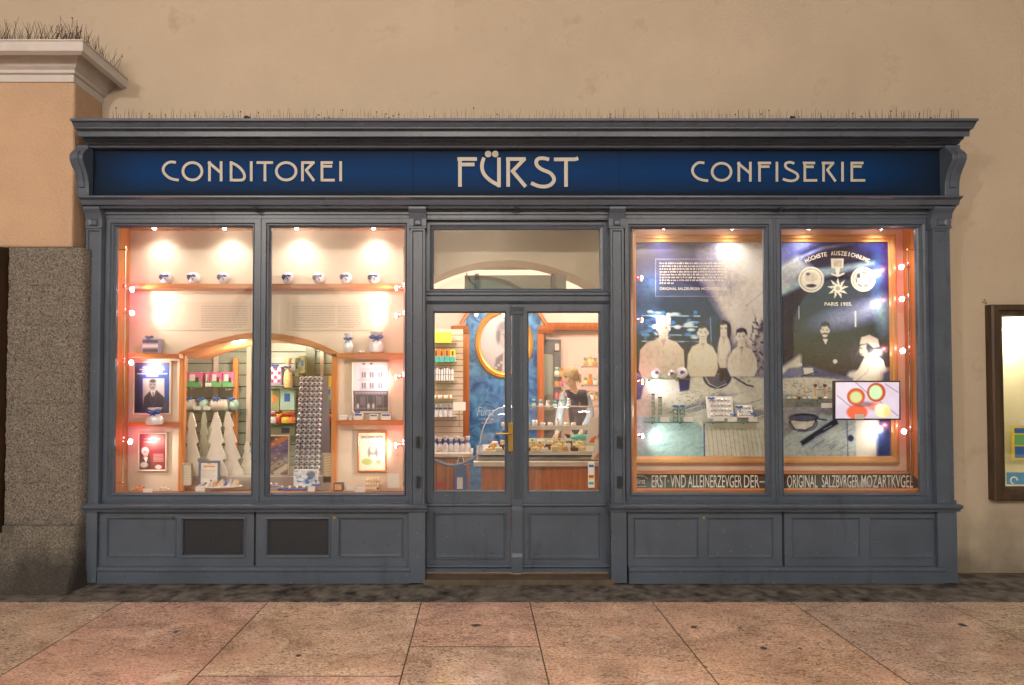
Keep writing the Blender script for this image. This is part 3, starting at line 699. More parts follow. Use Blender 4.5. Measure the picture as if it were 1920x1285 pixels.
# ============================================================ SHOP ROOM (seen through the doors, the transom and the arched opening)
PINKW = mat('room_plaster', (.72, .56, .47), .7, var=.04, vs=2)
def struct(o): o['kind'] = 'structure'; return o
YB = 4.0
RX0, RX1 = -3.9, 2.6
struct(MB().box(RX0, RX1, .62, YB+.2, -.02, .035).build('floor', mat('room_floor', (.30, .17, .10), .3, var=.2, vs=5)))
struct(MB().box(RX0, RX1, YB, YB+.15, .035, 2.75).build('wall_back', PINKW))
struct(MB().box(RX0-.1, RX0, .5, YB+.2, 0, 4.4).build('wall_left', PINKW))
struct(MB().box(RX1, RX1+.1, .82, YB+.2, 0, 4.4).build('wall_right', PINKW))
# vaulted ceiling: barrel from the back wall over to the front
v = []; f = []; n = 20
for i in range(n+1):
    t = math.pi*i/n; y = .85+(YB-.75)*(1-math.cos(t))/2+.02; z = 2.72+1.35*math.sin(t)**.8
    v += [(RX0, y, z), (RX1, y, z)]
for i in range(n): f.append((2*i, 2*i+1, 2*i+3, 2*i+2))
struct(MB().add(v, f).build('vault', PINKW, smooth=True))
# thick inner masonry behind the door bay, with its segmental arch (seen through the transom)
KH = mat('khaki_plaster', (.47, .41, .30), .75, var=.04, vs=2)
ya = .50; A = [P(813, 527, ya), P(880, 500, ya), P(948, 488, ya), P(1020, 497, ya), P(1110, 537, ya)]
cx = A[2][0]; zt_ = A[2][2]; hw = (P(1158, 540, ya)[0]-cx); drop = zt_-P(948, 534, ya)[2]
a_pts = [(cx+hw*k/12, zt_-drop*(abs(k/12*hw)/(A[4][0]-cx))**2.0) for k in range(-12, 13)]
mb = MB()
for p, q in zip(a_pts[:-1], a_pts[1:]): mb.prism([p, q, (q[0], 3.72), (p[0], 3.72)], ya, ya+.32)
mb.box(cx-hw-.10, cx-hw, ya, ya+.12, 0, 3.72); mb.box(cx+hw, cx+hw+.10, ya, ya+.3, 0, 3.72)
struct(mb.build('wall_arch', KH))
MBk = MB().box(RX0, cx-hw-.1, ya+.02, ya+.12, 3.05, 4.4).box(cx+hw+.1, RX1, ya+.02, ya+.12, 0, 4.4)
struct(MBk.build('wall_front', KH))
struct(MB().box(RX0, RX1, ya-.2, ya+.5, 3.73, 3.8).build('soffit', KH))
# box on brackets behind the transom
x0, z0, x1, z1 = rect(871, 516, 1062, 560, .36)
t = thing('air_curtain', 'grey green box on two brackets behind the transom window', 'air curtain', ((x0+x1)/2, .36, z0))
GG = mat('grey_green', (.20, .205, .15), .5)
MB().box(x0, x1, .36, .48, z0, z1).build('housing', GG, t, bevel=.006)
for px in (894, 1038):
    a, b, c_, d = rect(px-4, 513, px+4, 560, .33); MB().box(a, c_, .33, .358, b, d).build('bracket', mat('dark_green_metal', (.07, .07, .05), .5), t)
MB().tube([P(894, 538, .32), P(882, 528, .32), P(874, 512, .32)], .005, 5).build('cable', M['iron'], t)

# ---- blue wall panel with portrait under a broken pediment
def blue_mat():
    m = mat('blue_plaster', (.02, .12, .42), .35); n = m.node_tree.nodes; l = m.node_tree.links; b = n["Principled BSDF"]; tc = n["Texture Coordinate"]
    t = n.new("ShaderNodeTexNoise"); t.inputs["Scale"].default_value = 5; t.inputs["Detail"].default_value = 8; t.inputs["Distortion"].default_value = 1.8
    l.new(tc.outputs["Object"], t.inputs["Vector"]); r = n.new("ShaderNodeValToRGB"); r.color_ramp.elements[0].position = .32; r.color_ramp.elements[1].position = .68
    r.color_ramp.elements[0].color = (.008, .06, .27, 1); r.color_ramp.elements[1].color = (.10, .34, .66, 1); l.new(t.outputs["Fac"], r.inputs[0]); l.new(r.outputs[0], b.inputs["Base Color"]); return m
yb = 3.72
pn = thing('wall_niche', 'tall blue marbled wall panel framed in wood under a broken curved pediment', 'wall panel', (P(945, 900, yb)[0], yb, .035))
x0, _, x1, _ = rect(874, 600, 1014, 900, yb); z1 = P(945, 560, yb)[2]
MB().box(x0, x1, yb, yb+.2, .035, z1).build('blue_panel', blue_mat(), pn)
for a, b in ((868, 880), (1008, 1020)):
    xa, _, xb_, _ = rect(a, 600, b, 900, yb-.06); MB().box(xa, xb_, yb-.06, yb+.1, .035, P(900, 622, yb-.06)[2]).build('post', M['wood_red'], pn)
for s, px in ((-1, 864), (1, 1024)):
    c = P(px, 618, yb-.1); k = P(945, 618, yb-.1)
    mb = MB().sheet([(yb-.14, c[2]+.05), (yb-.12, c[2]), (yb-.08, c[2]-.05), (yb+.1, c[2]-.05), (yb+.1, c[2]+.05)], c[0]-.11, c[0]+.11); mb.build('pediment_foot', M['wood_red'], pn)
    for o_ in (0, .05):
        pts = [(px-s*0+(-s)*q*(36+0)*1.0, 612-q*q*10-(1-(1-q)**2)*30) for q in (0, .2, .4, .6, .8, 1)]
        pts = [(P(a+s*o_*160*.3, b, yb-.08)[0], P(a, b-o_*60, yb-.08)[2]) for a, b in pts]
        up = [(a, b+.035) for a, b in pts]; mb = MB()
        for i in range(5): mb.prism([pts[i], pts[i+1], up[i+1], up[i]], yb-.12+o_*.6, yb+.02)
        mb.build('scroll', M['wood_red'] if o_ else M['wood'], pn)
# niche downlights
for px in (893, 944):
    c = P(px, 590, yb-.12); t = thing('ceiling_light', 'round recessed downlight at the top of the blue panel, %s of the portrait' % ('left' if px < 900 else 'above the centre'), 'light', c, 'downlights over the blue panel')
    MB().lathe([(.045, 0), (.045, .02), (.03, .02)], c, 14).build('ring', M['chrome'], t); MB().ball((c[0], c[1], c[2]-.004), .022, 10, 6).build('bulb', M['bulb_soft'], t)
# oval portrait of a gentleman
cv = Canvas(890, 582, 1002, 708, 1.5, (205, 198, 205)); cv.ell(960, 620, 60, 60, (222, 214, 220), 30, .7)
cv.poly([(925, 702), (930, 672), (945, 660), (972, 662), (990, 680), (998, 705)], (134, 126, 142), 4); cv.poly([(944, 660), (958, 672), (966, 662), (962, 705), (940, 705)], (205, 200, 208), 3)
cv.ell(955, 634, 17, 23, (150, 140, 150), 4); cv.ell(953, 612, 19, 11, (150, 142, 156), 5); cv.ell(935, 630, 5, 15, (132, 124, 138), 4); cv.ell(974, 630, 5, 15, (132, 124, 138), 4)
cv.ell(952, 636, 14, 20, (196, 184, 186), 4); cv.ell(948, 632, 3.2, 1.8, (62, 54, 70), 1.5); cv.ell(962, 632, 3.2, 1.8, (62, 54, 70), 1.5); cv.line([(943, 628), (951, 627)], 1.6, (96, 86, 100)); cv.line([(958, 627), (966, 628)], 1.6, (96, 86, 100)); cv.line([(955, 632), (953, 643), (957, 644)], 1.8, (128, 118, 128)); cv.line([(949, 650), (960, 650)], 1.8, (112, 84, 96))
for i in range(14): cv.ell(930+i*5, 690-(i % 3)*5, 2.4, 2.4, (228, 224, 232), 1.5, .8)
cv.a *= .74
# cut the canvas to an oval by keeping an oval mat in front of it
ocx, ocz = P(945, 644, yb)[0], P(945, 644, yb)[2]; rx, rz = (P(991, 644, yb)[0]-P(896, 644, yb)[0])/2, (P(945, 588, yb)[2]-P(945, 703, yb)[2])/2
pt = thing('oval_portrait', 'oval grey portrait of a gentleman in a gilt frame on the blue panel', 'portrait', (ocx, yb, ocz-rz))
po = cv.build('picture', yb-.012, M['photo'], pt)
me = po.data
import bmesh
bm_ = bmesh.new(); bm_.from_mesh(me); off = Vector(pt.location)
bmesh.ops.delete(bm_, geom=[q for q in bm_.verts if ((q.co.x+off.x-ocx)/rx)**2+((q.co.z+off.z-ocz)/rz)**2 > 1.0], context='VERTS'); bm_.to_mesh(me); bm_.free()
v = []; f = []; n = 48; pr = [(.93, yb-.014), (.97, yb-.03), (1.02, yb-.035), (1.06, yb-.02), (1.10, yb-.04), (1.15, yb-.02), (1.16, yb)]
for k, y in pr:
    for i in range(n): t_ = 2*math.pi*i/n; v.append((ocx+rx*k*math.cos(t_), y, ocz+rz*k*math.sin(t_)))
for j in range(len(pr)-1):
    for i in range(n): f.append((j*n+i, j*n+(i+1) % n, (j+1)*n+(i+1) % n, (j+1)*n+i))
MB().add(v, f).build('frame', mat('gilt', (.75, .40, .10), .3, .6), pt, smooth=True)

# ---- wooden rails on the back wall
for a, b, py, lab in ((845, 866, 618, 'short red wooden cornice rail left of the blue panel'), (1022, 1135, 612, 'long red wooden cornice rail right of the blue panel')):
    x0, x1 = P(a, py, 3.8)[0], P(b, py, 3.8)[0]; z = P(900, py, 3.8)[2]
    tag(MB().sheet([(3.78, z+.05), (3.80, z-.0), (3.84, z-.05), (YB-.01, z-.05), (YB-.01, z+.05)], x0, x1).build('cornice_rail', M['wood_red']), lab, 'rail')

# ---- slatwall with shelves at the left
ys = 3.2
sw = thing('slatwall', 'beige grooved slat wall behind the stacked sweets left of the blue panel', 'slat wall', (P(835, 800, ys)[0], ys, .035))
x0, z0, x1, z1 = rect(780, 560, 868, 905, ys); zc = P(835, 617, ys)[2]
SLM = mat('slat_board', (.62, .50, .40), .5)
n = 18; hh = (zc-.9)/n
for i in range(n): MB().box(x0, x1, ys+.01, ys+.04, .9+i*hh+.004, .9+(i+1)*hh-.004).build('slat', SLM, sw)
MB().box(x0, x1, ys+.041, ys+.06, .035, zc).build('backing', M['choc'], sw)

def item_box(name, lab, cat, px0, py0, px1, py1, y, d, m, parts=(), bow=None, group=None, ribbon=None):
    x0, z0, x1, z1 = rect(px0, py0, px1, py1, y)
    t = thing(name, lab, cat, ((x0+x1)/2, y+d/2, z0), group)
    MB().box(x0, x1, y, y+d, z0, z1).build('box', m, t, bevel=min(.004, (x1-x0)*.05))
    if ribbon:
        a = (x1-x0)*.07; xm = x0+(x1-x0)*.45
        MB().box(xm-a, xm+a, y-.002, y+d+.002, z0+.001, z1+.002).build('ribbon', ribbon, t)
        if z1-z0 > .05: zm = z0+(z1-z0)*.5; MB().box(x0-.002, x1+.002, y-.0035, y+d+.0035, zm-a*.7, zm+a*.7).build('ribbon', ribbon, t)
    if bow: r = min((x1-x0), .12)*.22; MB().bow((x0+(x1-x0)*.45, y-.008, z1+r*.2), r).build('bow', bow, t)
    for (u0, v0, u1, v1, mm, nm) in parts:
        MB().box(x0+(x1-x0)*u0, x0+(x1-x0)*u1, y-.003, y-.0005, z1-(z1-z0)*v1, z1-(z1-z0)*v0).build(nm, mm, t)
    return t
def bag(name, lab, px, pyb, h, wpx, y, m, bm, group=None, cat='gift bag'):
    """small gathered pouch tied with a bow; pixel base point, pixel height"""
    b = P(px, pyb, y); s = P(px, pyb-100, y)[2]-b[2]; s /= 100; r = wpx*s/2; H = h*s
    t = thing(name, lab, cat, b, group)
    MB().lathe([(r*.75, 0), (r*.95, H*.05), (r, H*.3), (r*.85, H*.5), (r*.35, H*.64), (r*.30, H*.69), (r*.6, H*.82), (r*.85, H*.98), (r*.8, H), (r*.1, H*.8)], b, 14, sy=.75).build('pouch', m, t, smooth=True)
    MB().bow((b[0], b[1]-r*.35, b[2]+H*.67), r*.62).build('bow', bm, t)
    return t
def shelf(name, lab, px0, px1, py, y, d, m, th=.008, group=None, br=True):
    x0, x1 = P(px0, py, y)[0], P(px1, py, y)[0]; z = P(900, py, y)[2]
    t = thing(name, lab, 'shelf', ((x0+x1)/2, y+d/2, z), group)
    MB().box(x0, x1, y, y+d, z-th, z).build('board', m, t)
    if br:
        for q in (.15, .85): xx = x0+(x1-x0)*q; MB().box(xx-.004, xx+.004, y+.01, y+d, z-th-.018, z-th-.0005).build('bracket', M['chrome'], t)
    return z
for i, py in enumerate((643, 679, 714, 749, 782)):
    shelf('wall_shelf', 'shelf %s on the slat wall left of the blue panel' % ['holding the yellow box, topmost', 'of orange and teal boxes', 'of white boxes with blue ribbons', 'of orange and white rolls', 'of silver bags, lowest'][i], 800, 856, py, ys-.24, .25, M['glass_green'] if i < 4 else M['chrome'], .006, 'shelves on the left slat wall')
item_box('gift_box', 'plain yellow box on the top shelf seen through the left door', 'box', 812, 623, 846, 643, ys-.22, .16, M['yellow'])
for i in range(4): item_box('sweet_box', 'orange and teal box %s on the shelf below the yellow box' % ['leftmost', 'second from left', 'third from left', 'rightmost'][i], 'box', 813+i*10.3, 655+i % 2, 822.5+i*10.3, 679, ys-.2, .12, M['orange'] if i != 3 else M['yellow'], ((0, .55, 1, 1, M['teal'], 'band'), (.3, .1, .7, .5, M['choc'], 'print')), group='orange and teal boxes')
for i in range(4): item_box('gift_box', 'white box with blue ribbon, %s on the third shelf through the left door' % ['leftmost', 'second from left', 'third from left', 'rightmost'][i], 'box', 813+i*9.5, 690+(i % 2)*2, 821.5+i*9.5, 714, ys-.2, .12, M['white'], ribbon=M['blue'], bow=M['blue'], group='white boxes with blue ribbon')
for i in range(3):
    c0, c1 = P(815+i*11, 743, ys-.2), P(825+i*11, 743, ys-.2)
    t = thing('sweet_roll', 'orange and white wrapped roll, %s on the fourth shelf' % ['left', 'middle', 'right'][i], 'sweet roll', (c0[0], c0[1], P(0, 749, ys-.2)[2]), 'orange and white rolls')
    z = t.location.z+.028; MB().tube([(c0[0], ys-.2, z), (c1[0], ys-.2, z)], .028, 10).build('wrapper', M['white'], t); MB().tube([(c0[0]+.02, ys-.2, z+.002), (c0[0]+.045, ys-.2, z+.002)], .0295, 10).build('band', M['orange'], t)
for i in range(4): bag('gift_bag', 'silver bag with blue bow, %s on the wire shelf of the slat wall' % ['leftmost', 'second from left', 'third from left', 'rightmost'][i], 817+i*9, 782, 23, 9, ys-.14, M['foil'], M['blue'], 'silver bags on the wire shelf')
# price sign
x0, z0, x1, z1 = rect(850, 754, 873, 770, ys-.3); t = thing('sign_card', 'blank white price sign on a thin stand beside the slat wall', 'sign', ((x0+x1)/2, ys-.3, P(0, 845, 2.4)[2]))
MB().box(x0, x1, ys-.3, ys-.295, z0, z1).build('card', M['white'], t); MB().tube([((x0+x1)/2, ys-.29, z0-.2), ((x0+x1)/2, ys-.29, z0+.03)], .005, 6).build('stem', M['chrome'], t)
# low counter with bags
yc = 2.2; x0, z0, x1, z1 = rect(770, 868, 872, 952, yc)
ct = thing('side_counter', 'low wooden counter with a pale top at the left inside the door', 'counter', ((x0+x1)/2, yc, .035))
zc = P(830, 850, yc)[2]
MB().box(x0, x1-.08, yc+.04, yc+.55, .035, zc-.07).build('body', M['wood_red'], ct)
for i in range(5): xx = x0+(x1-x0-.08)*(i+.9)/5.4; MB().box(xx-.005, xx+.005, yc+.036, yc+.0395, .05, zc-.1).build('groove', M['choc'], ct)
MB().box(x0-.02, P(887, 850, yc)[0], yc, yc+.6, zc-.05, zc).build('top', M['marble'], ct, bevel=.008)
x0, z0, x1, z1 = rect(819, 904, 838, 917, yc+.03); MB().box(x0, x1, yc+.030, yc+.035, z0, z1).build('sticker', M['red'], ct)
for i in range(7): bag('gift_bag', 'clear bag with blue bow on the low counter, %s in the row' % ['leftmost', 'second', 'third', 'middle', 'third from right', 'second from right', 'rightmost'][i], 814+i*10.5, 848, 30-(i % 2)*3, 11, yc+.12+.05*(i % 2), M['foil'], M['blue'] if i % 3 else M['midblue'], 'bags on the low counter')
# cord barrier
c0, c1 = P(805, 858, 1.7), P(898, 853, 1.7)
mb = MB(); pts = [Vector(c0).lerp(Vector(c1), q/10)+Vector((0, 0, -.10*math.sin(math.pi*q/10))) for q in range(11)]; mb.tube(pts, .016, 8)
tag(mb.build('barrier_rope', mat('rope_blue', (.10, .17, .30), .7, bump=.8, bs=150), smooth=True), 'slack blue grey barrier rope hanging across behind the left door', 'rope')
# blue carrier bag hanging under the counter end
x0, z0, x1, z1 = rect(852, 872, 876, 925, 2.0); t = thing('carrier_bag', 'blue paper carrier bag hanging from the end of the low counter', 'bag', ((x0+x1)/2, 2.0, z0))
MB().prism([(x0, z0), (x1, z0), (x1-.01, z1), (x0+.01, z1)], 2.0, 2.08).build('bag_body', M['midblue'], t); MB().tube([(x0+.03, 1.995, z1), ((x0+x1)/2-.02, 1.995, z1+.10), ((x0+x1)/2+.02, 1.995, z1+.10), (x1-.03, 1.995, z1)], .004, 6).build('bag_handle', M['white'], t)
MB().box(x0+.03, x1-.05, 1.994, 1.999, z0+.05, z0+.18).build('print', M['white'], t)

# ---- cake counter
yk = 1.6; xl = P(888, 860, yk)[0]; xr_ = P(1160, 860, yk)[0]
def zk(py): return P(1010, py, yk)[2]
ck = thing('cake_counter', 'long cake counter with curved glass case, steel trim and red wood front', 'display counter', (P(1010, 900, yk)[0], yk, .035))
MB().sheet([(yk+.06, .035), (yk+.06, zk(872)), (yk+.9, zk(872)), (yk+.9, .035)], P(903, 900, yk)[0], xr_).build('wood_front', M['wood_red'], ck)
MB().sheet([(yk, zk(872)), (yk-.01, zk(862)), (yk+.03, zk(850)), (yk+.9, zk(850)), (yk+.9, zk(872))], xl+.03, xr_).build('steel_trim', M['steel'], ck)
MB().sheet([(yk-.03, zk(874)+.0), (yk-.04, zk(866)), (yk-.011, zk(864)), (yk-.001, zk(873))], xl, xr_).build('bumper_rail', M['marble'], ck)
for k_, (a_, b_, m_) in enumerate(((853.5, 855.5, 'iron'), (858, 859.2, 'chrome'), (861.5, 863, 'iron'))): MB().box(xl+.05, xr_, yk-.014-.001*k_, yk+.02, zk(b_), zk(a_)).build('trim_line', M[m_], ck)
zc0_, zc1_ = zk(850)+.002, P(1010, 764, yk+.3)[2]
gp = [(yk+.02+.36*(1-math.cos(t)), zc0_+(zc1_-zc0_)*math.sin(t)) for t in [math.pi/2*i/8 for i in range(9)]]
v = []; f = []
def gx_(y): return xl+.06+.75*(y-yk-.02)
for y, z in gp: v += [(gx_(y), y, z), (xr_, y, z)]
for i in range(8): f.append((2*i, 2*i+1, 2*i+3, 2*i+2))
MB().add(v, f).build('curved_glass', M['glass'], ck, smooth=True); point((P(1060, 800, yk+.3)[0], yk+.50, zc1_-.06), 2.6, (1, .92, .75), .05, 'case_light'); point((P(960, 800, yk+.3)[0], yk+.50, zc1_-.06), 2.6, (1, .92, .75), .05, 'case_light')
MB().box(xl+.33, xr_, yk+.381, yk+.7, zc1_, zc1_+.012).build('top_glass', M['glass_green'], ck)
MB().tube([(gx_(y), y-.002, z) for y, z in gp], .0045, 6).build('glass_edge', M['marble'], ck, smooth=True)
MB().box(xl+.32, xr_, yk+.22, yk+.58, P(0, 800, yk+.3)[2]-.012, P(0, 800, yk+.3)[2]).build('inner_shelf', M['glass_green'], ck)
MB().box(xl+.1, xr_, yk+.06, yk+.85, zc0_, zc0_+.012).build('deck', M['marble'], ck)
rg = random.Random(4)
def cake(name, lab, px, y, z, w_, h, m, top=None, round_=False, group='cakes on the counter deck'):
    x = P(px, 830, y)[0]; t = thing(name, lab, 'cake', (x, y, z), group)
    if round_: MB().lathe([(w_/2, 0), (w_/2, h*.85), (w_*.42, h)], (x, y, z), 14).build('cake_body', m, t)
    else: MB().box(x-w_/2, x+w_/2, y-.05, y+.05, z, z+h).build('cake_body', m, t, bevel=.006)
    if top: MB().ball((x, y, z+h+.006), .012, 8, 6).build('topping', top, t)
MB().tube([(gx_(gp[-1][0])+.01, gp[-1][0], gp[-1][1]+.006), (xr_, gp[-1][0], gp[-1][1]+.006)], .008, 6).build('top_edge', M['chrome'], ck)
MB().box(xl+.32, xr_, yk+.205, yk+.2195, P(0, 803, yk+.3)[2]-.012, P(0, 797, yk+.3)[2]).build('shelf_edge', M['marble'], ck)
MB().box(xl+.4, xr_, yk+.66, yk+.70, zc0_+.013, zc0_+.10).build('back_ledge', M['marble'], ck)
for i in range(9): bag('gift_bag', 'small foil bag on top of the cake counter, %s in its row' % ['first', 'second', 'third', 'fourth', 'middle', 'sixth', 'seventh', 'eighth', 'last'][i], 962+i*13, 764.5, 13+(i*5) % 6, 9, yk+.52, M['foil'] if i % 3 else M['mint'], [M['midblue'], M['teal'], M['silver']][i % 3], 'foil bags on top of the counter')
zdeck = zc0_+.0135; shz = P(0, 800, yk+.3)[2]+.001
k = 0
for r_, yy in enumerate((yk+.12, yk+.26, yk+.42)):
    for i in range(11):
        px = 918+i*17.5+r_*5+rg.uniform(-2, 2)
        if px > 1098: continue
        k += 1; mm = [M['cake'], M['bread'], M['paper'], M['choc'], M['cake']][(i*2+r_) % 5]
        cake('cake', '%s %s cake %s in the %s row of the counter' % (['small', 'iced', 'little', 'plain'][i % 4], ['cream', 'golden', 'white', 'chocolate', 'cream'][(i*2+r_) % 5], ['first', 'second', 'third', 'fourth', 'fifth', 'sixth', 'seventh', 'eighth', 'ninth', 'tenth', 'eleventh'][i]+' from left', ['front', 'middle', 'back'][r_]), px, yy, zdeck, .075, rg.uniform(.03, .05)+.02*r_, mm, M['choc'] if (i+r_) % 3 == 0 else (M['paper'] if i % 2 else None), i % 2 == 0)
for i in range(10):
    px = 945+i*14.5
    cake('praline_cup' if i % 2 else 'meringue', '%s %s on the glass shelf of the counter' % (['white', 'pale', 'silver', 'cream', 'tall white', 'small white', 'round', 'glossy', 'dark', 'last right'][i], 'praline cup' if i % 2 else 'meringue'), px, yk+.34, shz, .06, .04+.03*(i % 3 == 1), M['foil'] if i % 3 else M['paper'], M['choc'] if i % 4 == 3 else None, True, 'sweets on the counter shelf')
x0, z0, x1, z1 = rect(1068, 812, 1112, 828, yk+.5)
tag(MB().ball(((x0+x1)/2, yk+.5, (z0+z1)/2), (x1-x0)/2, 12, 6, 1, .3, .28).build('wrapped_cake', mat('mint_wrap', (.10, .48, .45), .3, bump=1, bs=60), smooth=True), 'teal paper wrapped cake at the right of the counter', 'cake')
# menu cards on the counter
for i, (px, py) in enumerate(((1100, 832), (1110, 862))):
    x0, z0, x1, z1 = rect(px, py-50+i*12, px+22, py, yk-.02-.03*i); t = thing('menu_card', ['tall white menu card with orange corner on the counter', 'lower white menu leaflet at the right end of the counter'][i], 'menu card', ((x0+x1)/2, yk-.02, z0), 'menu cards')
    MB().prism([(x0-.01, z0), (x1-.02, z0), (x1+.02, z1), (x0+.03, z1)], yk-.03-.03*i, yk-.024-.03*i).build('card', M['white'], t)
    MB().prism([(x0+.02, z0+.01), (x1-.03, z0+.01), (x1-.02, z0+.09), (x0+.05, z0+.06)], yk-.033-.03*i, yk-.0305-.03*i).build('print', M['orange'], t)

# ---- grey green back door and wall unit at the right
yd = 3.9; x0, z0, x1, z1 = rect(1016, 637, 1052, 900, yd); z0 = .036
bd = thing('back_door', 'grey green inner door with a pale glass pane at the back of the shop', 'door', ((x0+x1)/2, yd, z0))
GD = mat('door_grey', (.13, .145, .145), .5); g_ = rect(1019, 663, 1038, 770, yd)
mb = MB(); mb.box(x0, g_[0], yd, yd+.06, z0, z1); mb.box(g_[2], x1, yd, yd+.06, z0, z1); mb.box(g_[0], g_[2], yd, yd+.06, g_[3], z1); mb.box(g_[0], g_[2], yd, yd+.06, z0, g_[1]); mb.build('door_frame', GD, bd)
MB().box(g_[0], g_[2], yd+.02, yd+.03, g_[1], g_[3]).build('glass_pane', mat('frosted_pane', (.36, .40, .33), .3), bd)
MB().box(x1-.09, x1-.03, yd-.03, yd, z1-.16, z1-.06).build('door_closer', M['marble'], bd)
rg = random.Random(8)
UNITS = [(1094, 1140, 686, 3.3), (1094, 1140, 722, 3.3), (1097, 1140, 750, 3.3), (1040, 1056, 704, 3.5), (1040, 1056, 724, 3.5), (1040, 1056, 747, 3.5)]
for i, (a, b, py, y) in enumerate(UNITS):
    shelf('wall_shelf', ['top shelf of cookie bags on the right wall', 'middle shelf of cookie bags on the right wall', 'lowest shelf of cookie bags on the right wall', 'upper small shelf beside the back door', 'middle small shelf beside the back door', 'lower small shelf beside the back door'][i], a, b, py, y, .2, M['steel'], .02, 'shelves on the right wall', False)
    n = 5 if i < 3 else 2
    for k in range(n):
        m_ = [M['bread'], M['cake'], M['orange'], M['paper'], M['bread'], M['pink']][(i+k) % 6]
        bag('cookie_bag', '%s bag %s on the %s' % (['golden', 'cream', 'orange', 'white', 'brown', 'pink'][(i+k) % 6], ['first from left', 'second', 'third', 'fourth', 'fifth'][k], ['top right wall shelf', 'middle right wall shelf', 'lowest right wall shelf', 'upper small shelf', 'middle small shelf', 'lower small shelf'][i]), a+4+k*9 if i < 3 else a+4+k*8, py, rg.uniform(14, 20), 9, y+.08, m_, M['brass'] if k % 2 else M['teal'], 'cookie bags on the wall shelves', 'cookie bag')

# ---- shop assistant bending over the counter
def skin_obj(name, chain, radii, edges, m, parent=None, lvl=2):
    off = Vector((0, 0, 0)); q = parent
    while q: off += q.location; q = q.parent
    me = bpy.data.meshes.new(name); me.from_pydata([tuple(Vector(c)-off) for c in chain], edges, []); me.materials.append(m)
    o = bpy.data.objects.new(name, me); col.objects.link(o)
    if parent: o.parent = parent
    s = o.modifiers.new("skin", 'SKIN'); s.use_smooth_shade = True
    sv = me.skin_vertices[0].data
    for i, r in enumerate(radii): sv[i].radius = (r, r) if not isinstance(r, tuple) else r
    sv[0].use_root = True
    u = o.modifiers.new("sub", 'SUBSURF'); u.levels = lvl; u.render_levels = lvl; return o
yp = 2.55
def q(px, py, dy=0): return Vector(P(px, py, yp+dy))
pe = thing('person', 'fair haired shop assistant in dark vest and pale blue shirt bending over the counter', 'person', (P(1085, 900, yp)[0], yp, .035))
hip = q(1092, 842, .12); hip.z = .98; feet = .05
def leg(s): return [hip+Vector((s*.09, 0, -.08)), Vector((hip.x+s*.10, hip.y+.02, .52)), Vector((hip.x+s*.10, hip.y+.04, .10)), Vector((hip.x+s*.11, hip.y-.10, .07))]
sp = [hip, q(1090, 800, .10), q(1085, 765, .03), q(1079, 742, -.02), q(1075, 727, -.06), q(1071, 713, -.09)]
ar = [q(1059, 742, .0), q(1050, 776, -.10), q(1045, 812, -.30), q(1040, 822, -.36)]
al = [q(1099, 744, .0), q(1108, 780, -.08), q(1090, 812, -.28), q(1084, 821, -.34)]
ch = sp+ar+al+leg(-1)+leg(1)
ed = [(0, 1), (1, 2), (2, 3), (3, 4), (4, 5), (3, 6), (6, 7), (7, 8), (8, 9), (3, 10), (10, 11), (11, 12), (12, 13), (0, 14), (14, 15), (15, 16), (16, 17), (0, 18), (18, 19), (19, 20), (20, 21)]
rd = [.14, .12, .125, .065, .042, .062, .052, .04, .03, .03, .052, .04, .03, .03, .09, .06, .04, .035, .09, .06, .04, .035]
SK = mat('skin', (.62, .34, .24), .5)
# fingers
nv = len(ch)
for w0, s in ((9, 1), (13, -1)):
    base = ch[w0]
    for k in range(5):
        d = Vector((-.012+s*(-.018+.011*k), -.035-.008*(2-abs(k-2)), -.012)) if k < 4 else Vector((s*.035, -.02, -.005))
        a = base+Vector((s*(-.022+.014*min(k, 3)), -.02, 0)) if k < 4 else base+Vector((s*.02, 0, 0))
        i = len(ch); ch += [a, a+d, a+d*1.6+Vector((0, 0, -.015))]; rd += [.009, .008, .007]; ed += [(w0, i), (i, i+1), (i+1, i+2)]
body = skin_obj('body', ch, rd, ed, SK, pe)
hc = q(1069, 708, -.14)
MB().ball(tuple(hc), .095, 18, 12, .82, .95, 1.15).ball((hc.x-.035, hc.y-.085, hc.z-.02), .016, 8, 6, 1, 1, 1.3).build('head', SK, body, smooth=True)
HA = mat('fair_hair', (.42, .29, .14), .5, var=.4, vs=60, bump=1, bs=90)
hm = MB().ball((hc.x+.010, hc.y-.004, hc.z+.035), .105, 18, 12, .90, 1.02, 1.0).ball((hc.x+.06, hc.y+.09, hc.z+.07), .055, 12, 8)
for i in range(7): a = i*.5-1.3; hm.tube([(hc.x+.05*math.sin(a), hc.y+.07, hc.z+.08), (hc.x+.10*math.sin(a)+.02, hc.y+.03-.05*abs(math.cos(a)), hc.z+.02), (hc.x+.10*math.sin(a)+.02, hc.y-.02, hc.z-.06)], [.03, .026, .01], 8)
hm.build('hair', HA, pe, smooth=True)
for x_ in (-.055, .0): MB().ball((hc.x-.015+x_, hc.y-.084, hc.z+.012), .009, 8, 6).build('eye', M['black'], body)
MB().tube([(hc.x-.055, hc.y-.082, hc.z-.055), (hc.x-.03, hc.y-.088, hc.z-.058), (hc.x-.008, hc.y-.082, hc.z-.055)], .004, 6).build('mouth', mat('lips', (.45, .16, .13), .5), body)
SH = mat('pale_blue_shirt', (.27, .34, .42), .7, bump=.6, bs=14); VE = mat('navy_vest', (.022, .024, .045), .6, bump=.4, bs=20)
i0 = [3]+[6, 7, 8]+[10, 11, 12]; skin_obj('shirt', [ch[0]]+[ch[1], ch[2], ch[3]]+[ch[6], ch[7], ch[8]]+[ch[10], ch[11], ch[12]], [.148, .128, .143, .105, .066, .054, .042, .066, .054, .042], [(0, 1), (1, 2), (2, 3), (3, 4), (4, 5), (5, 6), (3, 7), (7, 8), (8, 9)], SH, pe)
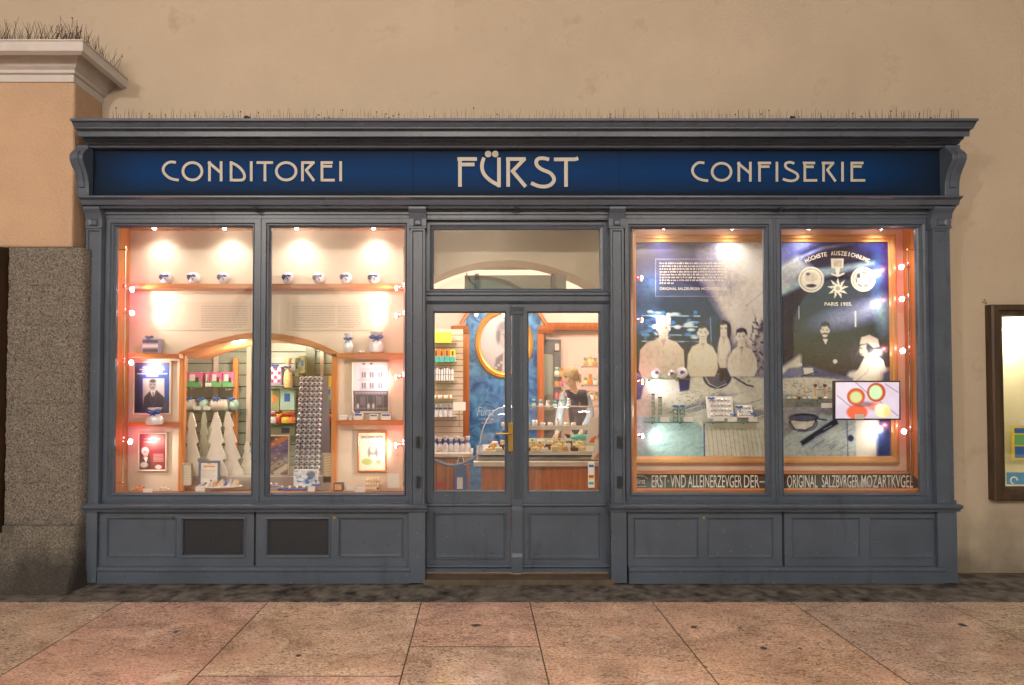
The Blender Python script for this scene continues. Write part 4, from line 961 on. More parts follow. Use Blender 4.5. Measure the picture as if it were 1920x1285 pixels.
skin_obj('vest', [ch[0]+Vector((0, 0, -.12)), ch[0], ch[1], ch[2], ch[3]+Vector((.0, .0, .04)), ch[3]+Vector((-.10, .0, .0)), ch[3]+Vector((.10, 0, 0))], [.17, .165, .142, .155, .10, .085, .085], [(0, 1), (1, 2), (2, 3), (3, 4), (4, 5), (4, 6)], VE, pe)
skin_obj('trousers', [ch[0]+Vector((0, 0, -.02))]+leg(-1)[:3]+leg(1)[:3], [.15, .10, .075, .06, .10, .075, .06], [(0, 1), (1, 2), (2, 3), (0, 4), (4, 5), (5, 6)], VE, pe)

# ---- lights of the shop room
for i, (x, y, z, lab) in enumerate(((-1.0, 2.0, 3.2, 'over the cake counter left'), (.35, 2.0, 3.2, 'over the cake counter middle'), (1.5, 2.6, 3.2, 'above the right wall shelves'), (-2.2, 2.4, 3.2, 'above the arched opening of the left window'))):
    t = thing('pendant_light', 'small round shop ceiling lamp ' + lab, 'lamp', (x, y, z), 'ceiling lamps of the shop')
    MB().lathe([(.02, .10), (.09, .06), (.12, 0), (.11, 0)], (x, y, z), 18).build('lamp_shade', M['white'], t, smooth=True); MB().tube([(x, y, z+.1), (x, y, 3.9)], .008, 6).build('rod', M['chrome'], t)
    MB().ball((x, y, z), .05, 12, 8).build('bulb', M['bulb_soft'], t)
    point((x, y, z-.12), (44, 44, 42, 40)[i], (1, .88, .76), .08)

# ============================================================ LEFT DISPLAY WINDOW
yb = .45
CX0, CX1 = P(241, 700, yb)[0], P(768, 700, yb)[0]
zfl, zce = P(500, 921, yb)[2], P(500, 429, yb)[2]
lc = thing('display_cabinet', 'honey wood display cabinet of the left window with arched opening and peach back panels', 'display cabinet', ((CX0+CX1)/2, .3, zfl-.05))
ARCH = [(343, 668), (360, 661), (380, 654), (400, 648), (420, 643), (440, 638.5), (462, 635), (485, 633.5), (508, 634.5), (532, 637.5), (556, 642), (580, 648), (602, 656), (624, 667)]
xa, xb_ = P(343, 800, yb)[0], P(624, 800, yb)[0]; zsp = P(484, 667, yb)[2]
mb = MB(); mb.box(CX0, xa, yb, yb+.03, zfl, zce); mb.box(xb_, CX1, yb, yb+.03, zfl, zce)
ap = [(P(a, b, yb)[0], P(a, b, yb)[2]) for a, b in ARCH]; ap[0] = (xa, ap[0][1]); ap[-1] = (xb_, ap[-1][1])
for p, q in zip(ap[:-1], ap[1:]): mb.prism([p, q, (q[0], zce), (p[0], zce)], yb, yb+.03)
mb.build('back_panel', M['cream'], lc)
MB().box(CX0-.02, CX0, .12, yb, zfl-.002, zce).build('side_panel', M['wood'], lc)
MB().box(CX1, CX1+.02, .135, yb, zfl-.002, zce).build('side_panel', M['peach'], lc)
MB().box(CX0-.02, CX1+.02, .118, 1.34, zfl-.05, zfl-.003).build('base_board', M['woodh'], lc)
MB().box(CX0-.02, CX1+.02, .118, yb+.03, zce+.001, zce+.03).build('ceiling_board', M['woodh'], lc)
x0, z0, x1, z1 = rect(241, 425, 757, 432, yb-.02); MB().box(CX0, CX1, yb-.022, yb-.0005, z0, z0+.02).build('top_moulding', M['wood'], lc)
x0, z0, x1, z1 = rect(241, 533, 765, 543, .36); MB().sheet([(.34, z0+.006), (.34, z1), (yb-.001, z1), (yb-.001, z0), (.36, z0)], CX0+.001, CX1-.001).build('upper_shelf', M['woodh'], lc)
ZS = z1
def rail(px0, px1, py0, py1, y=.40, nm='rail'):
    x0, z0, x1, z1 = rect(px0, py0, px1, py1, y); MB().box(x0, x1, y, yb-.0005, z0, z1).build(nm, M['woodh'], lc, bevel=.002); return z1
ZL = rail(241, 336, 663, 672, .33); rail(241, 336, 792, 800, .40); ZR = rail(631, 764, 662, 671, .33); ZR2 = rail(631, 764, 789, 798, .33)
for a in ((335, 345), (621, 631)):
    x0, z0, x1, z1 = rect(a[0], 664, a[1], 921, .41); MB().box(x0, x1, .41, .449, z0, z1).build('post', M['wood'], lc, bevel=.002)
def arcband(pts, th, y0, y1, nm, m):
    mb = MB(); lo = [(P(a, b, y0)[0], P(a, b, y0)[2]) for a, b in pts]; n = len(lo)
    v = [(x, y, z+dz) for y in (y0, y1) for dz in (0, th) for x, z in lo]; f = []
    for i in range(n-1): f += [(i, i+1, n+i+1, n+i), (2*n+i, 2*n+i+1, i+1, i), (n+i, n+i+1, 3*n+i+1, 3*n+i), (2*n+i+1, 2*n+i, 3*n+i, 3*n+i+1)]
    mb.add(v, f); mb.build(nm, m, lc)
arcband([(a, b+1) for a, b in [(335, 671)]+ARCH[1:-1]+[(631, 670)]], .052, .41, .449, 'arch_trim', M['woodh'])
arcband([(a, b+2.5) for a, b in ARCH], .02, .4505, .95, 'soffit', M['woodh'])
x0, z0, x1, z1 = rect(436, 672, 444, 918, 1.1); MB().box(x0, x1, 1.1, 1.14, zfl, z1).build('inner_post', M['wood'], lc)
c = P(437, 648, .75); sp_ = thing('ceiling_light', 'small recessed downlight in the wooden soffit of the arched opening', 'light', c); MB().lathe([(.03, 0), (.035, .012), (.02, .012)], c, 14).build('ring', M['chrome'], sp_); MB().ball((c[0], c[1], c[2]+.002), .016, 8, 6).build('bulb', M['bulb_soft'], sp_)
point((c[0]+.1, c[1]-.05, c[2]-.12), 9, (1, .9, .75), .04); point((-1.75, .85, 2.05), 10, (1, .93, .80), .04)

# pale green grooved back of the arched opening
yq = 1.30
gs = thing('slatwall', 'pale green grooved back wall inside the arched opening of the left window', 'slat wall', (P(480, 900, yq)[0], yq, zfl))
x0, _, x1, _ = rect(300, 700, 672, 900, yq); PY = [612]+[638+i*21.8 for i in range(14)]
SG = mat('sage_board', (.34, .37, .29), .35, var=.1, vs=2)
for a, b in zip(PY[:-1], PY[1:]):
    z1, z0 = P(480, a, yq)[2], P(480, b, yq)[2]
    if z0 < zfl: z0 = zfl+.004
    if z1-z0 > .02: MB().box(x0, x1, yq, yq+.02, z0+.005, z1-.005).build('slat', SG, gs)
MB().box(x0, x1, yq+.021, yq+.04, zfl, P(480, 610, yq)[2]).build('backing', M['print'], gs)
for a, b, c_ in ((400, 408, 'khaki'), (462, 470, 'cream'), (573, 590, 'grey'), (600, 606, 'cream'), (345, 350, 'khaki')):
    x0, z0, x1, z1 = rect(a, 612, b, 760 if c_ == 'grey' else 830, yq-.05); MB().box(x0, x1, yq-.05, yq-.02, z0, z1).build('upright', M['cream'] if c_ != 'grey' else GG, gs)
# shelves and goods in the opening
sh1 = shelf('glass_shelf', 'glass shelf under the pink and green boxes in the arched opening', 346, 436, 726, 1.02, .25, M['glass_green'], .01, 'glass shelves in the arched opening')
sh2 = shelf('glass_shelf', 'glass shelf under the wrapped white loaves in the arched opening', 344, 446, 771, 1.0, .28, M['glass_green'], .01, 'glass shelves in the arched opening')
sh3 = shelf('glass_shelf', 'glass shelf under the red and blue sweets bag right of the divider', 500, 556, 727, 1.02, .25, M['glass_green'], .01, 'glass shelves in the arched opening')
sh4 = shelf('glass_shelf', 'glass shelf under the yellow and red bags right of the divider', 500, 625, 794, 1.02, .25, M['glass_green'], .01, 'glass shelves in the arched opening')
for i, (a, b) in enumerate(((350, 378), (385, 392), (394, 415), (417, 437))):
    item_box('sweet_box', 'pink and green printed box, %s in the arched opening' % ['leftmost', 'narrow second', 'third', 'rightmost'][i], 'box', a, 698, b, 725.5, 1.06, .12, M['pink'], ((0, .62, 1, 1, M['green'], 'band'), (.2, .15, .55, .6, M['white'], 'print'), (.6, .35, .8, .7, M['choc'], 'print')), group='pink and green boxes')
for i, (a, b) in enumerate(((345, 368), (373, 388), (393, 428), (430, 446))):
    x0, z0, x1, z1 = rect(a, 745, b, 770, 1.08); t = thing('wrapped_loaf', 'white wrapped loaf with blue bow, %s on its glass shelf' % ['leftmost', 'small second', 'large third', 'rightmost'][i], 'wrapped cake', ((x0+x1)/2, 1.1, z0), 'wrapped loaves with blue bows')
    r = (z1-z0)*.42; MB().tube([(x0, 1.1, z0+r), (x0+.02, 1.1, z0+r), (x1-.02, 1.1, z0+r), (x1, 1.1, z0+r)], [r*.5, r, r, r*.5], 12).build('loaf', M['paper'] if i % 2 == 0 else M['mint'], t, smooth=True); MB().bow(((x0+x1)/2-.02, 1.1-r*.7, z0+r*2), .03).build('bow', M['midblue'], t)
for i, (a, b, py, y) in enumerate(((364, 376, 769, .99), (381, 394, 769, .99), (385, 396, 725, 1.0), (378, 392, 905, .3))):
    x0, z0, x1, z1 = rect(a, py-7, b, py, y); tag(MB().prism([(x0, z0), (x1, z0), (x1, z1), (x0, z1)], y, y+.004).build('price_card', M['white']), 'small blank white price card %s' % ['under the leftmost wrapped loaf', 'under the second wrapped loaf', 'between the pink and green boxes', 'on the sill left of the certificate'][i], 'price card', 'white price cards')
# right half goods: bags and boxes
item_box('gift_box', 'box patterned in red and silver squares high in the opening right of the divider', 'box', 506, 688, 528, 722, 1.05, .1, M['lilac'], tuple((.08+.3*i, .06+.22*j, .3+.3*i, .2+.22*j, M['red'] if (i+j) % 2 else M['silver'], 'print') for i in range(3) for j in range(4)), bow=M['blue'])
bag('gift_bag', 'tall clear cone bag with dark bow beside the patterned box', 540, 727, 55, 17, 1.06, M['cake'], M['blue'])
for i, (a, b, c_, d_, m_) in enumerate(((506, 524, 732, 770, 'green'), (525, 552, 728, 770, 'mint'), (553, 560, 672, 705, 'mint'), (610, 622, 724, 750, 'mint'), (560, 572, 668, 700, 'green'))):
    item_box('paper_bag', ['olive paper bag with oval print on the left', 'mint paper bag with blue emblem beside the chocolate tower', 'narrow mint bag high behind the tower', 'mint bag right of the chocolate tower', 'small green bag high beside the grey upright'][i], 'bag', a, c_, b, d_, 1.12, .06, mat('olive_bag', (.33, .36, .16), .5) if m_ == 'green' else M['mint'], ((.3, .25, .7, .6, M['midblue'] if i else M['orange'], 'emblem'),), group='paper bags on the glass shelves')
rg = random.Random(12)
for i, (px, w_, m_) in enumerate(((511, 20, 'white'), (523, 15, 'red'), (536, 18, 'yellow'), (547, 14, 'orange'), (608, 14, 'yellow'), (620, 14, 'red'))):
    bag('sweet_bag', '%s sweets bag, %s' % (m_, ['leftmost beside the divider', 'second beside the divider', 'with orange bow, third from the divider', 'fourth from the divider', 'just right of the chocolate tower', 'against the right post of the opening'][i]), px, 794, 22, w_, 1.06, M[m_], M['red'] if m_ != 'red' else M['yellow'], 'bright sweets bags')
item_box('gift_box', 'yellow and red box high at the right edge of the opening', 'box', 609, 705, 622, 726, 1.1, .08, M['yellow'], ((.3, .1, .5, .9, M['red'], 'print'),))
item_box('storage_box', 'khaki box with round emblem under the yellow and red bags', 'box', 503, 797, 553, 816, 1.1, .1, mat('khaki_box', (.27, .27, .15), .6), ((.5, .3, .8, .8, M['print'], 'emblem'),))
item_box('dark_jar_box', 'dark shelf box with glinting tins right of the chocolate tower', 'box', 605, 797, 620, 880, 1.1, .1, M['print'], tuple((.15+.45*(j % 2), .05+.15*j, .45+.45*(j % 2), .13+.15*j, M['cake'], 'tin') for j in range(6)))
# white paper fir trees
def paper_tree(px, pyt, pyb, hw, y, lab, skew=0, m=M['paper']):
    tiers = 4; pts = []; H = pyb-pyt
    for k in range(tiers):
        a = (k+1)/tiers; w_ = hw*(.30+.70*a); yy = pyt+H*a
        pts += [(w_*(.62 if k < tiers-1 else .9)*.95*0+w_, yy-H*.035), (w_*.62 if k < tiers-1 else w_*.92, yy)]
    rt = [(2, pyt)]; rt += pts; full = [(px+skew*((q[1]-pyt)/H)+q[0], q[1]) for q in rt]+[(px+skew*((q[1]-pyt)/H)-q[0], q[1]) for q in rt[::-1]]
    pr = [P(a, b, y) for a, b in full]; b0 = P(px+skew, pyb, y); t = thing('paper_tree', lab, 'paper tree', (b0[0], y+.02, b0[2]), 'white paper fir trees')
    MB().prism([(p[0], p[2]) for p in pr], y, y+.012).build('front_card', m, t)
    h_ = pr[0][2]-b0[2]; cy = y+.016; ss = (P(100, 800, y)[0]-P(0, 800, y)[0])/100
    MB().add([(b0[0]-skew*ss*.0, cy, b0[2]), (b0[0], cy+hw*ss*.8, b0[2]), (b0[0]-skew*ss, cy, b0[2]+h_*.9), (b0[0]+.004, cy, b0[2]), (b0[0]+.004, cy+hw*ss*.8, b0[2])], [(0, 1, 2), (3, 4, 2), (0, 3, 4, 1)]).build('cross_card', m, t)
paper_tree(359, 774, 892, 19, .55, 'white paper fir tree at the left beside the post')
paper_tree(382, 773, 862, 12, .85, 'small greenish paper fir tree standing behind, between two taller ones', m=mat('shaded_card', (.50, .54, .42), .7))  # shade on this rear tree is put into its card colour
paper_tree(405, 773, 893, 22, .50, 'tall white paper fir tree in the middle of the group')
paper_tree(426, 772, 893, 21, .58, 'tall leaning white paper fir tree right of the middle', 10)
paper_tree(463, 828, 893, 14, .70, 'low paper fir tree half hidden by the window divider')
paper_tree(394, 800, 870, 13, .90, 'pale paper fir tree at the back behind the tallest one', m=mat('shaded_back_card', (.46, .50, .38), .7))  # darker copy of the white card, shade put into the colour
# raised plinth they stand on
x0, z0, x1, z1 = rect(344, 893, 500, 921, .50)
tag(MB().box(x0, P(622, 893, .5)[0], .50, 1.2, zfl-.0025, z1).build('display_plinth', M['steel'], bevel=.003), 'low grey display plinth carrying the paper fir trees', 'plinth')

# ---- chocolate tower
def tower():
    yt = .62; x0, z0, x1, z1 = rect(553, 705, 602, 893, yt)
    t = thing('praline_tower', 'tall leaning display tower covered with rows of silver wrapped pralines', 'display tower', ((x0+x1)/2, yt, z0))
    xa, xb = P(551, 880, yt)[0], P(601, 880, yt)[0]; xc, xd = P(562, 705, yt)[0], P(604, 705, yt)[0]
    MB().add([(xa, yt, z0), (xb, yt, z0), (xd, yt+.02, z1), (xc, yt+.02, z1), (xa+.02, yt+.16, z0), (xb+.06, yt+.16, z0), (xd+.03, yt+.10, z1), (xc+.02, yt+.10, z1)], [(0, 1, 2, 3), (1, 5, 6, 2), (5, 4, 7, 6), (4, 0, 3, 7), (3, 2, 6, 7)]).build('rack', mat('rack_grey', (.16, .15, .19), .4), t)
    r = (xb-xa)/5*.47; proto = None; dproto = None
    for j in range(19):
        k = (j+.5)/19
        for i in range(5):
            u = (i+.5)/5; x = (xa*(1-u)+xb*u)*(1-k)+(xc*(1-u)+xd*u)*k; y = yt-r*.4+.02*k; z = z0+.01+(z1-z0-.01)*k
            if proto is None:
                proto = MB().ball((0, 0, 0), 1, 12, 8).lathe([(.42, -.99), (.42, -1.03), (.01, -1.04)], (0, 0, 0), 10, 'y').build('praline', M['foil'], None, smooth=True, origin=(0, 0, 0)); o = proto
                d_ = MB().lathe([(.40, -1.0), (.36, -1.07), (.02, -1.08)], (0, 0, 0), 12, 'y').build('emblem', M['print'], None, origin=(0, 0, 0)); d_.parent = proto; dproto = d_; pass
            else:
                o = proto.copy(); col.objects.link(o); d_ = dproto.copy(); col.objects.link(d_); d_.parent = o
            o.parent = t; o.location = Vector((x, y, z))-t.location; o.scale = (r, r, r)
tower()
def filler(name, lab, cat, px0, py0, px1, py1, y, c, draw, border=None, tilt=0, bw=3, k=1.5, group=None, m=None):
    """flat framed print: painted canvas with a moulded frame"""
    x0, z0, x1, z1 = rect(px0, py0, px1, py1, y); t = thing(name, lab, cat, ((x0+x1)/2, y, z0), group)
    cv = Canvas(px0+bw*.8, py0+bw*.8, px1-bw*.8, py1-bw*.8, k, c); draw(cv); cv.build('picture', y, m or M['photo'], t)
    if border: 
        i_ = rect(px0+bw, py0+bw, px1-bw, py1-bw, y); MB().ring((x0, z0, x1, z1), i_, [(0, y+.015), (0, y-.010), (.5, y-.014), (1, y-.008), (1, y+.0)]).build('frame', border, t)
    return t
# certificate in blue frame, small framed card, colourful sample boards
def d_cert(c):
    for i in range(9): c.line([(379, 882+i*3.2), (405-(i % 3)*3, 882+i*3.2)], .8, (150, 140, 130), .7)
    c.line([(383, 875), (402, 875)], 3, (225, 160, 80)); c.ell(392, 869, 4, 2, (230, 180, 90))
filler('certificate', 'white certificate with gold heading in a blue grey frame on the left sill', 'certificate', 373, 864, 412, 908, .42, (228, 226, 220), d_cert, mat('blue_frame', (.10, .15, .27), .4), bw=3.5)
def d_small(c):
    for i in range(6): c.line([(347, 880+i*5), (356, 880+i*5)], .8, (150, 140, 120), .6)
filler('framed_card', 'small grey framed card at the left foot of the paper trees', 'card', 342, 869, 360, 911, .40, (205, 200, 180), d_small, M['steel'], bw=2)
def d_board(c):
    cols = [(120, 60, 40), (200, 120, 60), (110, 100, 150), (90, 80, 120), (150, 140, 130), (190, 180, 160)]
    for i in range(7): c.poly([(500, 822+i*14), (545, 808+i*14-12), (545, 818+i*14-12), (500, 832+i*14)], cols[i % 6], 1)
    for i in range(26): c.ell(505+(i*7) % 36, 822+(i*11) % 75, 2.6, 1.8, cols[(i*5) % 6], 1)
filler('sample_board', 'leaning board of assorted chocolate bars beside the divider', 'sample board', 502, 816, 543, 905, .58, (120, 105, 100), d_board, mat('pale_frame', (.62, .55, .42), .5), bw=2.5)
def d_side(c):
    for i in range(10): c.line([(607, 856+i*5), (622, 853+i*5)], 1, (100, 90, 80), .6)
filler('sample_board', 'narrow cream board leaning at the right post of the opening', 'sample board', 605, 850, 624, 906, .5, (190, 175, 140), d_side, mat('tan_frame', (.40, .30, .18), .5), bw=1.5)
def d_bluebox(c):
    rg = np.random.RandomState(3)
    for i in range(34): c.ell(553+rg.rand()*43, 880+rg.rand()*30, 3+rg.rand()*4, 2+rg.rand()*2, [(25, 90, 170), (235, 240, 245), (160, 190, 220)][i % 3], 2)
    c.ell(585, 890, 6, 6, (110, 115, 120), 2)
filler('gift_box', 'blue and white printed gift box in front of the praline tower', 'box', 551, 881, 596, 911, .36, (210, 220, 232), d_bluebox, M['white'], bw=1)
for i, (a, b, py, m_) in enumerate(((503, 522, 913, 'lilac'), (522, 577, 919, 'blue'), (585, 600, 911, 'midblue'))):
    x0, z0, x1, z1 = rect(a, py-6, b, py, .28); t = thing('praline_tray', ['small lilac tray of pralines at the divider', 'long blue tray with four silver pralines on the sill', 'small blue tray behind the white card'][i], 'praline tray', ((x0+x1)/2, .28, z0), 'praline trays on the sill')
    MB().box(x0, x1, .25, .31, z0, z0+.014).build('tray', M[m_], t, bevel=.004); n = max(2, int((b-a)/13))
    for j in range(n): MB().ball((x0+(x1-x0)*(j+.5)/n, .28, z0+.022), .016, 10, 6).build('praline', M['silver'], t, smooth=True)
for i, (a, b, c_, d_) in enumerate(((577, 590, 912, 922), (268, 285, 917, 924), (366, 384, 912, 922), (665, 684, 914, 923), (650, 667, 911, 919))):
    x0, z0, x1, z1 = rect(a, c_, b, d_, .20); tag(MB().box(x0, x1, .20, .204, z0, z1).build('price_card', M['white']), ['white price card right of the long blue tray', 'white price card by the red sweets at the left sill', 'white price card before the biscuit plate', 'white price card under the small poster of the plum cube', 'orange lettered card beside the dark box on the right sill'][i], 'price card', 'white price cards')
# biscuit plate
c = P(412, 915, .30); t = thing('biscuit_plate', 'oval plate of cellophane wrapped biscuits at the front of the left sill', 'plate', c)
MB().lathe([(.10, 0), (.19, .012), (.195, .016), (.10, .006)], c, 24, sy=.5).build('plate', M['white'], t, smooth=True)
rg = random.Random(2)
for i in range(16):
    x = c[0]-.17+i*.0215; a = rg.uniform(-.5, .5)+.4; h_ = rg.uniform(.035, .06); z = c[2]+.018
    MB().prism([(x-.012, z), (x+.014, z), (x+.014+h_*math.sin(a), z+h_*math.cos(a)), (x+.002+h_*math.sin(a), z+h_*math.cos(a)+.006), (x-.012+h_*math.sin(a), z+h_*math.cos(a)-.004)], c[1]-.03+.028*(i % 3), c[1]-.012+.028*(i % 3)).build('wrapped_biscuit', [M['foil'], M['paper'], M['bread'], M['silver'], M['foil'], M['cake'], M['midblue'], M['paper']][(i*3) % 8], t, bevel=.003)
for i, (px, m_, m2) in enumerate(((260, 'red', 'orange'), (306, 'bread', 'paper'))):
    c = P(px, 921, .25); t = thing('sweet_heap', ['small heap of red wrapped sweets at the left end of the sill', 'small heap of cream pastries beside the price card'][i], 'sweets', c)
    for j in range(7): MB().ball((c[0]+.014*(j-3), c[1]+.02*(j % 2), c[2]+.014+.016*(1-abs(j-3)/3)), .014, 8, 5).build('sweet', M[m_] if j % 2 else M[m2], t)
item_box('gift_box', 'small dark brown box at the foot of the right post', 'box', 625, 906, 643, 921, .30, .06, M['print'], ((.15, .15, .85, .85, M['bread'], 'print'),))
t = item_box('praline_box', 'cream box with a grid of small white pralines on the right sill', 'box', 685, 896, 711, 920, .26, .04, M['cake'])
x0, z0, x1, z1 = rect(685, 896, 711, 920, .26)
for j in range(3):
    for i in range(5): MB().ball((x0+(x1-x0)*(i+.5)/5, .258, z0+(z1-z0)*(j+.5)/3), .0105, 8, 6).build('praline', M['midblue'] if (i == 4 and j == 0) else M['white'], t)
x0, z0, x1, z1 = rect(727, 888, 749, 915, .15)
tag(MB().box(x0, x1, .148, .150, z0, z1).build('paper_notice', M['paper']), 'small blank paper notice stuck inside the lower right corner of the left window', 'notice')

# ---- globes on the upper shelf
GL = mat('milk_globe', (.74, .72, .76), .08, spec=.9, coat=.8)
for i, px in enumerate((312, 364, 420, 541, 598, 649, 701)):
    y = .38; s = (P(100, 521, y)[0]-P(0, 521, y)[0])/100; b = P(px, 533, y); r = 11.5*s; zc = ZS+r*1.04
    t = thing('praline_globe', 'round globe with blue bow, %s on the upper shelf' % ['first from the left', 'second from the left', 'third from left, before the divider', 'fourth, just right of the divider', 'fifth from the left', 'sixth from the left', 'seventh, at the right end'][i], 'glass globe', (b[0], y, ZS), 'globes with blue bows')
    MB().lathe([(r*.5, 0), (r*.6, .004), (r*.4, .012)], (b[0], y, ZS), 14).build('foot', M['silver'], t)
    MB().ball((b[0], y, zc), r, 22, 14).build('globe', GL, t, smooth=True)
    MB().bow((b[0]-r*.10*(1 if i % 2 else .2), y-r*.88, zc+r*.10), r*.50).build('bow', M['blue'], t)
    MB().ball((b[0]-r*.52, y-r*.62, zc+r*.05), r*.42, 8, 6).build('praline', M['print'], t)
# small gift box at left and two bow bags at right
t = item_box('gift_box', 'dark printed gift box with blue ribbon on the ledge above the blue poster', 'box', 266, 635, 298, 662.5, .36, .07, M['lilac'], ((.06, .1, .94, .3, M['print'], 'print'), (.06, .4, .94, .6, M['silver'], 'print'), (.06, .7, .94, .92, M['print'], 'print')), bow=M['blue'])
for i, (px, w_, h_) in enumerate(((653, 19, 37), (706, 29, 40))):
    bag('gift_bag', ['slim silver bag with blue bow on the right ledge', 'wide silver bag with blue bow on the right ledge'][i], px, 662, h_, w_, .37, M['foil'], M['blue'], 'silver bags on the right ledge')
c = P(678, 662, .36); tag(MB().lathe([(.03, 0), (.036, .006), (.03, .018), (.02, .02)], c, 14).build('foil_tin', M['silver']), 'tiny silver tin between the two silver bow bags', 'tin')
for i, (a, b, h) in enumerate(((636, 650, 9), (654, 660, 7), (663, 680, 13), (693, 708, 11), (714, 733, 12))):
    item_box('sweet_box', ['small white box at the left end of the lower ledge', 'tiny white sachet on the lower ledge', 'white box with peaked lid and blue bow on the lower ledge', 'blue and white box on the lower ledge', 'grey and white box at the right end of the lower ledge'][i], 'box', a, 788-h, b, 788, .35, .05, M['white'], ((.1, .1, .9, .35, M['midblue'] if i > 1 else M['silver'], 'band'),), bow=M['blue'] if i == 2 else None, group='small boxes on the lower ledge')
bag('gift_bag', 'clear bag with blue bow hanging in front of the blue poster', 290, 797, 32, 32, .30, M['foil'], M['blue'])

# ---- posters of the left window
def d_p1(c):
    c.ell(288, 705, 46, 40, (52, 92, 178), 40, .85); c.poly([(250, 690), (262, 690), (264, 790), (250, 790)], (40, 28, 60), 8, .7)
    c.line([(262, 683), (318, 683)], 3, (60, 50, 70), .6)
    for i, (a, b) in enumerate(((268, 306), (262, 308), (268, 304), (258, 313), (275, 296))): c.line([(a, 689+i*4), (b, 689+i*4)], 1.8, (222, 226, 240), .9)
    c.poly([(268, 710), (308, 710), (308, 765), (268, 765)], (196, 190, 196), 1.5)
    c.poly([(266, 772), (270, 745), (282, 732), (294, 732), (308, 745), (314, 772)], (62, 60, 74), 2); c.poly([(281, 732), (292, 732), (287, 748)], (205, 200, 200), 1); c.line([(287, 736), (287, 748)], 2, (50, 46, 60)); c.line([(280, 735), (286, 764)], 1, (96, 92, 106), .8); c.line([(293, 735), (288, 764)], 1, (96, 92, 106), .8)
    c.ell(286, 722, 7, 10, (150, 142, 142), 2); c.ell(286.5, 714.5, 6.5, 3.5, (60, 54, 58), 2.5); c.line([(282, 721), (284, 721)], 1.5, (40, 38, 44)); c.line([(288, 721), (290, 721)], 1.5, (40, 38, 44)); c.line([(284, 727), (289, 727)], 1.2, (70, 55, 55))
    c.poly([(252, 774), (320, 774), (320, 780), (252, 780)], (34, 34, 60), 2)
filler('poster', 'blue framed poster with portrait of a man in a suit on the left back panel', 'poster', 249, 677, 322, 778, .435, (42, 48, 92), d_p1, M['cream'], bw=3.5, m=M['photo'])
def d_p2(c):
    c.ell(285, 822, 30, 16, (150, 70, 66), 18, .8); c.poly([(262, 882), (262, 856), (268, 846), (276, 846), (282, 858), (284, 882)], (70, 26, 34), 3); c.ell(272, 846, 6.5, 7, (196, 186, 184), 2.5); c.ell(273, 850, 4.5, 7, (190, 140, 128), 1.5); c.line([(270, 848), (272, 848)], 1.3, (70, 36, 40)); c.line([(274.5, 848), (276, 848)], 1.3, (70, 36, 40)); c.line([(271.5, 854), (275, 854)], 1, (110, 50, 50)); c.poly([(269, 858), (277, 858), (274, 868)], (206, 190, 186), 1.5)
    c.ell(270, 872, 7, 5, (190, 170, 170), 2)
    for i in range(6): c.line([(288, 852+i*2.6), (306, 852+i*2.6)], .9, (206, 158, 152), .8)
    c.ell(297, 876, 6, 4, (215, 190, 186), 1.5); c.line([(270, 823), (300, 823)], 1.2, (226, 190, 180), .6); c.line([(270, 829), (292, 829)], 1.2, (226, 190, 180), .6)
filler('poster', 'dark red framed poster with white haired figure on the lower left back panel', 'poster', 259, 811, 314, 884, .435, (120, 32, 42), d_p2, M['cream'], bw=3)
def d_p3(c):
    c.poly([(674, 690), (728, 690), (728, 735), (674, 735)], (196, 192, 205), 1.5); c.poly([(663, 735), (731, 735), (731, 772), (663, 772)], (66, 60, 68), 1)
    for px in (682, 697, 713):
        for py in (703, 723): c.poly([(px-4, py-5), (px+4, py-5), (px+4, py+5), (px-4, py+5)], (118, 110, 128), 1); c.line([(px, py-5), (px, py+5)], .8, (210, 206, 214)); c.line([(px-6, py+6.5), (px+6, py+6.5)], 1, (150, 144, 158))
    c.line([(672, 713), (728, 713)], 1.5, (160, 154, 168)); c.poly([(662, 733), (732, 733), (732, 741), (662, 741)], (98, 90, 106), 1)
    for i in range(10): c.line([(667+i*6, 737), (670+i*6, 737)], 2.4, (170, 164, 174), .8)
    for px in (667, 682, 689, 701, 706, 718, 727): c.line([(px, 742), (px, 770)], 1, (120, 112, 120))
    for px in (671, 691, 700): c.ell(px, 762, 2.2, 5, (190, 184, 188), 1.5)
    for px in (680, 710): c.poly([(px-5, 744), (px+5, 744), (px+5, 760), (px-5, 760)], (102, 95, 104), 2)
    for px in (682, 696): c.ell(px, 682.5, 3, 1.6, (60, 54, 70), 1)
    c.line([(662, 766), (732, 766)], 3, (130, 124, 128), .5)
filler('framed_photo', 'framed grey photograph of an old shop building on the right back panel', 'framed photo', 659, 678, 731, 775, .435, (214, 210, 222), d_p3, M['cream'], bw=3)
def d_p4(c):
    c.ell(699, 848, 10, 14, (120, 116, 118), 3, .8); c.ell(699, 843, 4.5, 6, (222, 216, 206), 1.5); c.ell(699, 836, 6, 4, (196, 190, 186), 2); c.ell(706, 850, 2.5, 7, (120, 114, 112), 3, .7); c.ell(692, 850, 2, 6, (140, 134, 130), 3, .7); c.line([(696.5, 842), (698, 842)], 1, (70, 64, 64)); c.line([(700.5, 842), (702, 842)], 1, (70, 64, 64)); c.line([(698, 847), (701, 847)], 1, (120, 80, 76)); c.poly([(690, 866), (694, 853), (704, 853), (709, 866)], (214, 210, 204), 2)
    c.ell(688, 866, 10, 6, (168, 180, 92), 2, .9); c.ell(710, 866, 5, 4, (150, 160, 120), 2, .8)
    for i in range(4): c.line([(685, 828+i*2.2), (715, 828+i*2.2)], .7, (150, 145, 135), .7)
pp = filler('poster', 'framed cream poster with dark heading and small portrait above a green patch', 'poster', 671, 809, 726, 885, .435, (226, 222, 206), d_p4, M['wood'], bw=3)
text('BACHWÜRFEL', 678, 816, 720, 822.5, .43).build('heading', M['print'], pp)
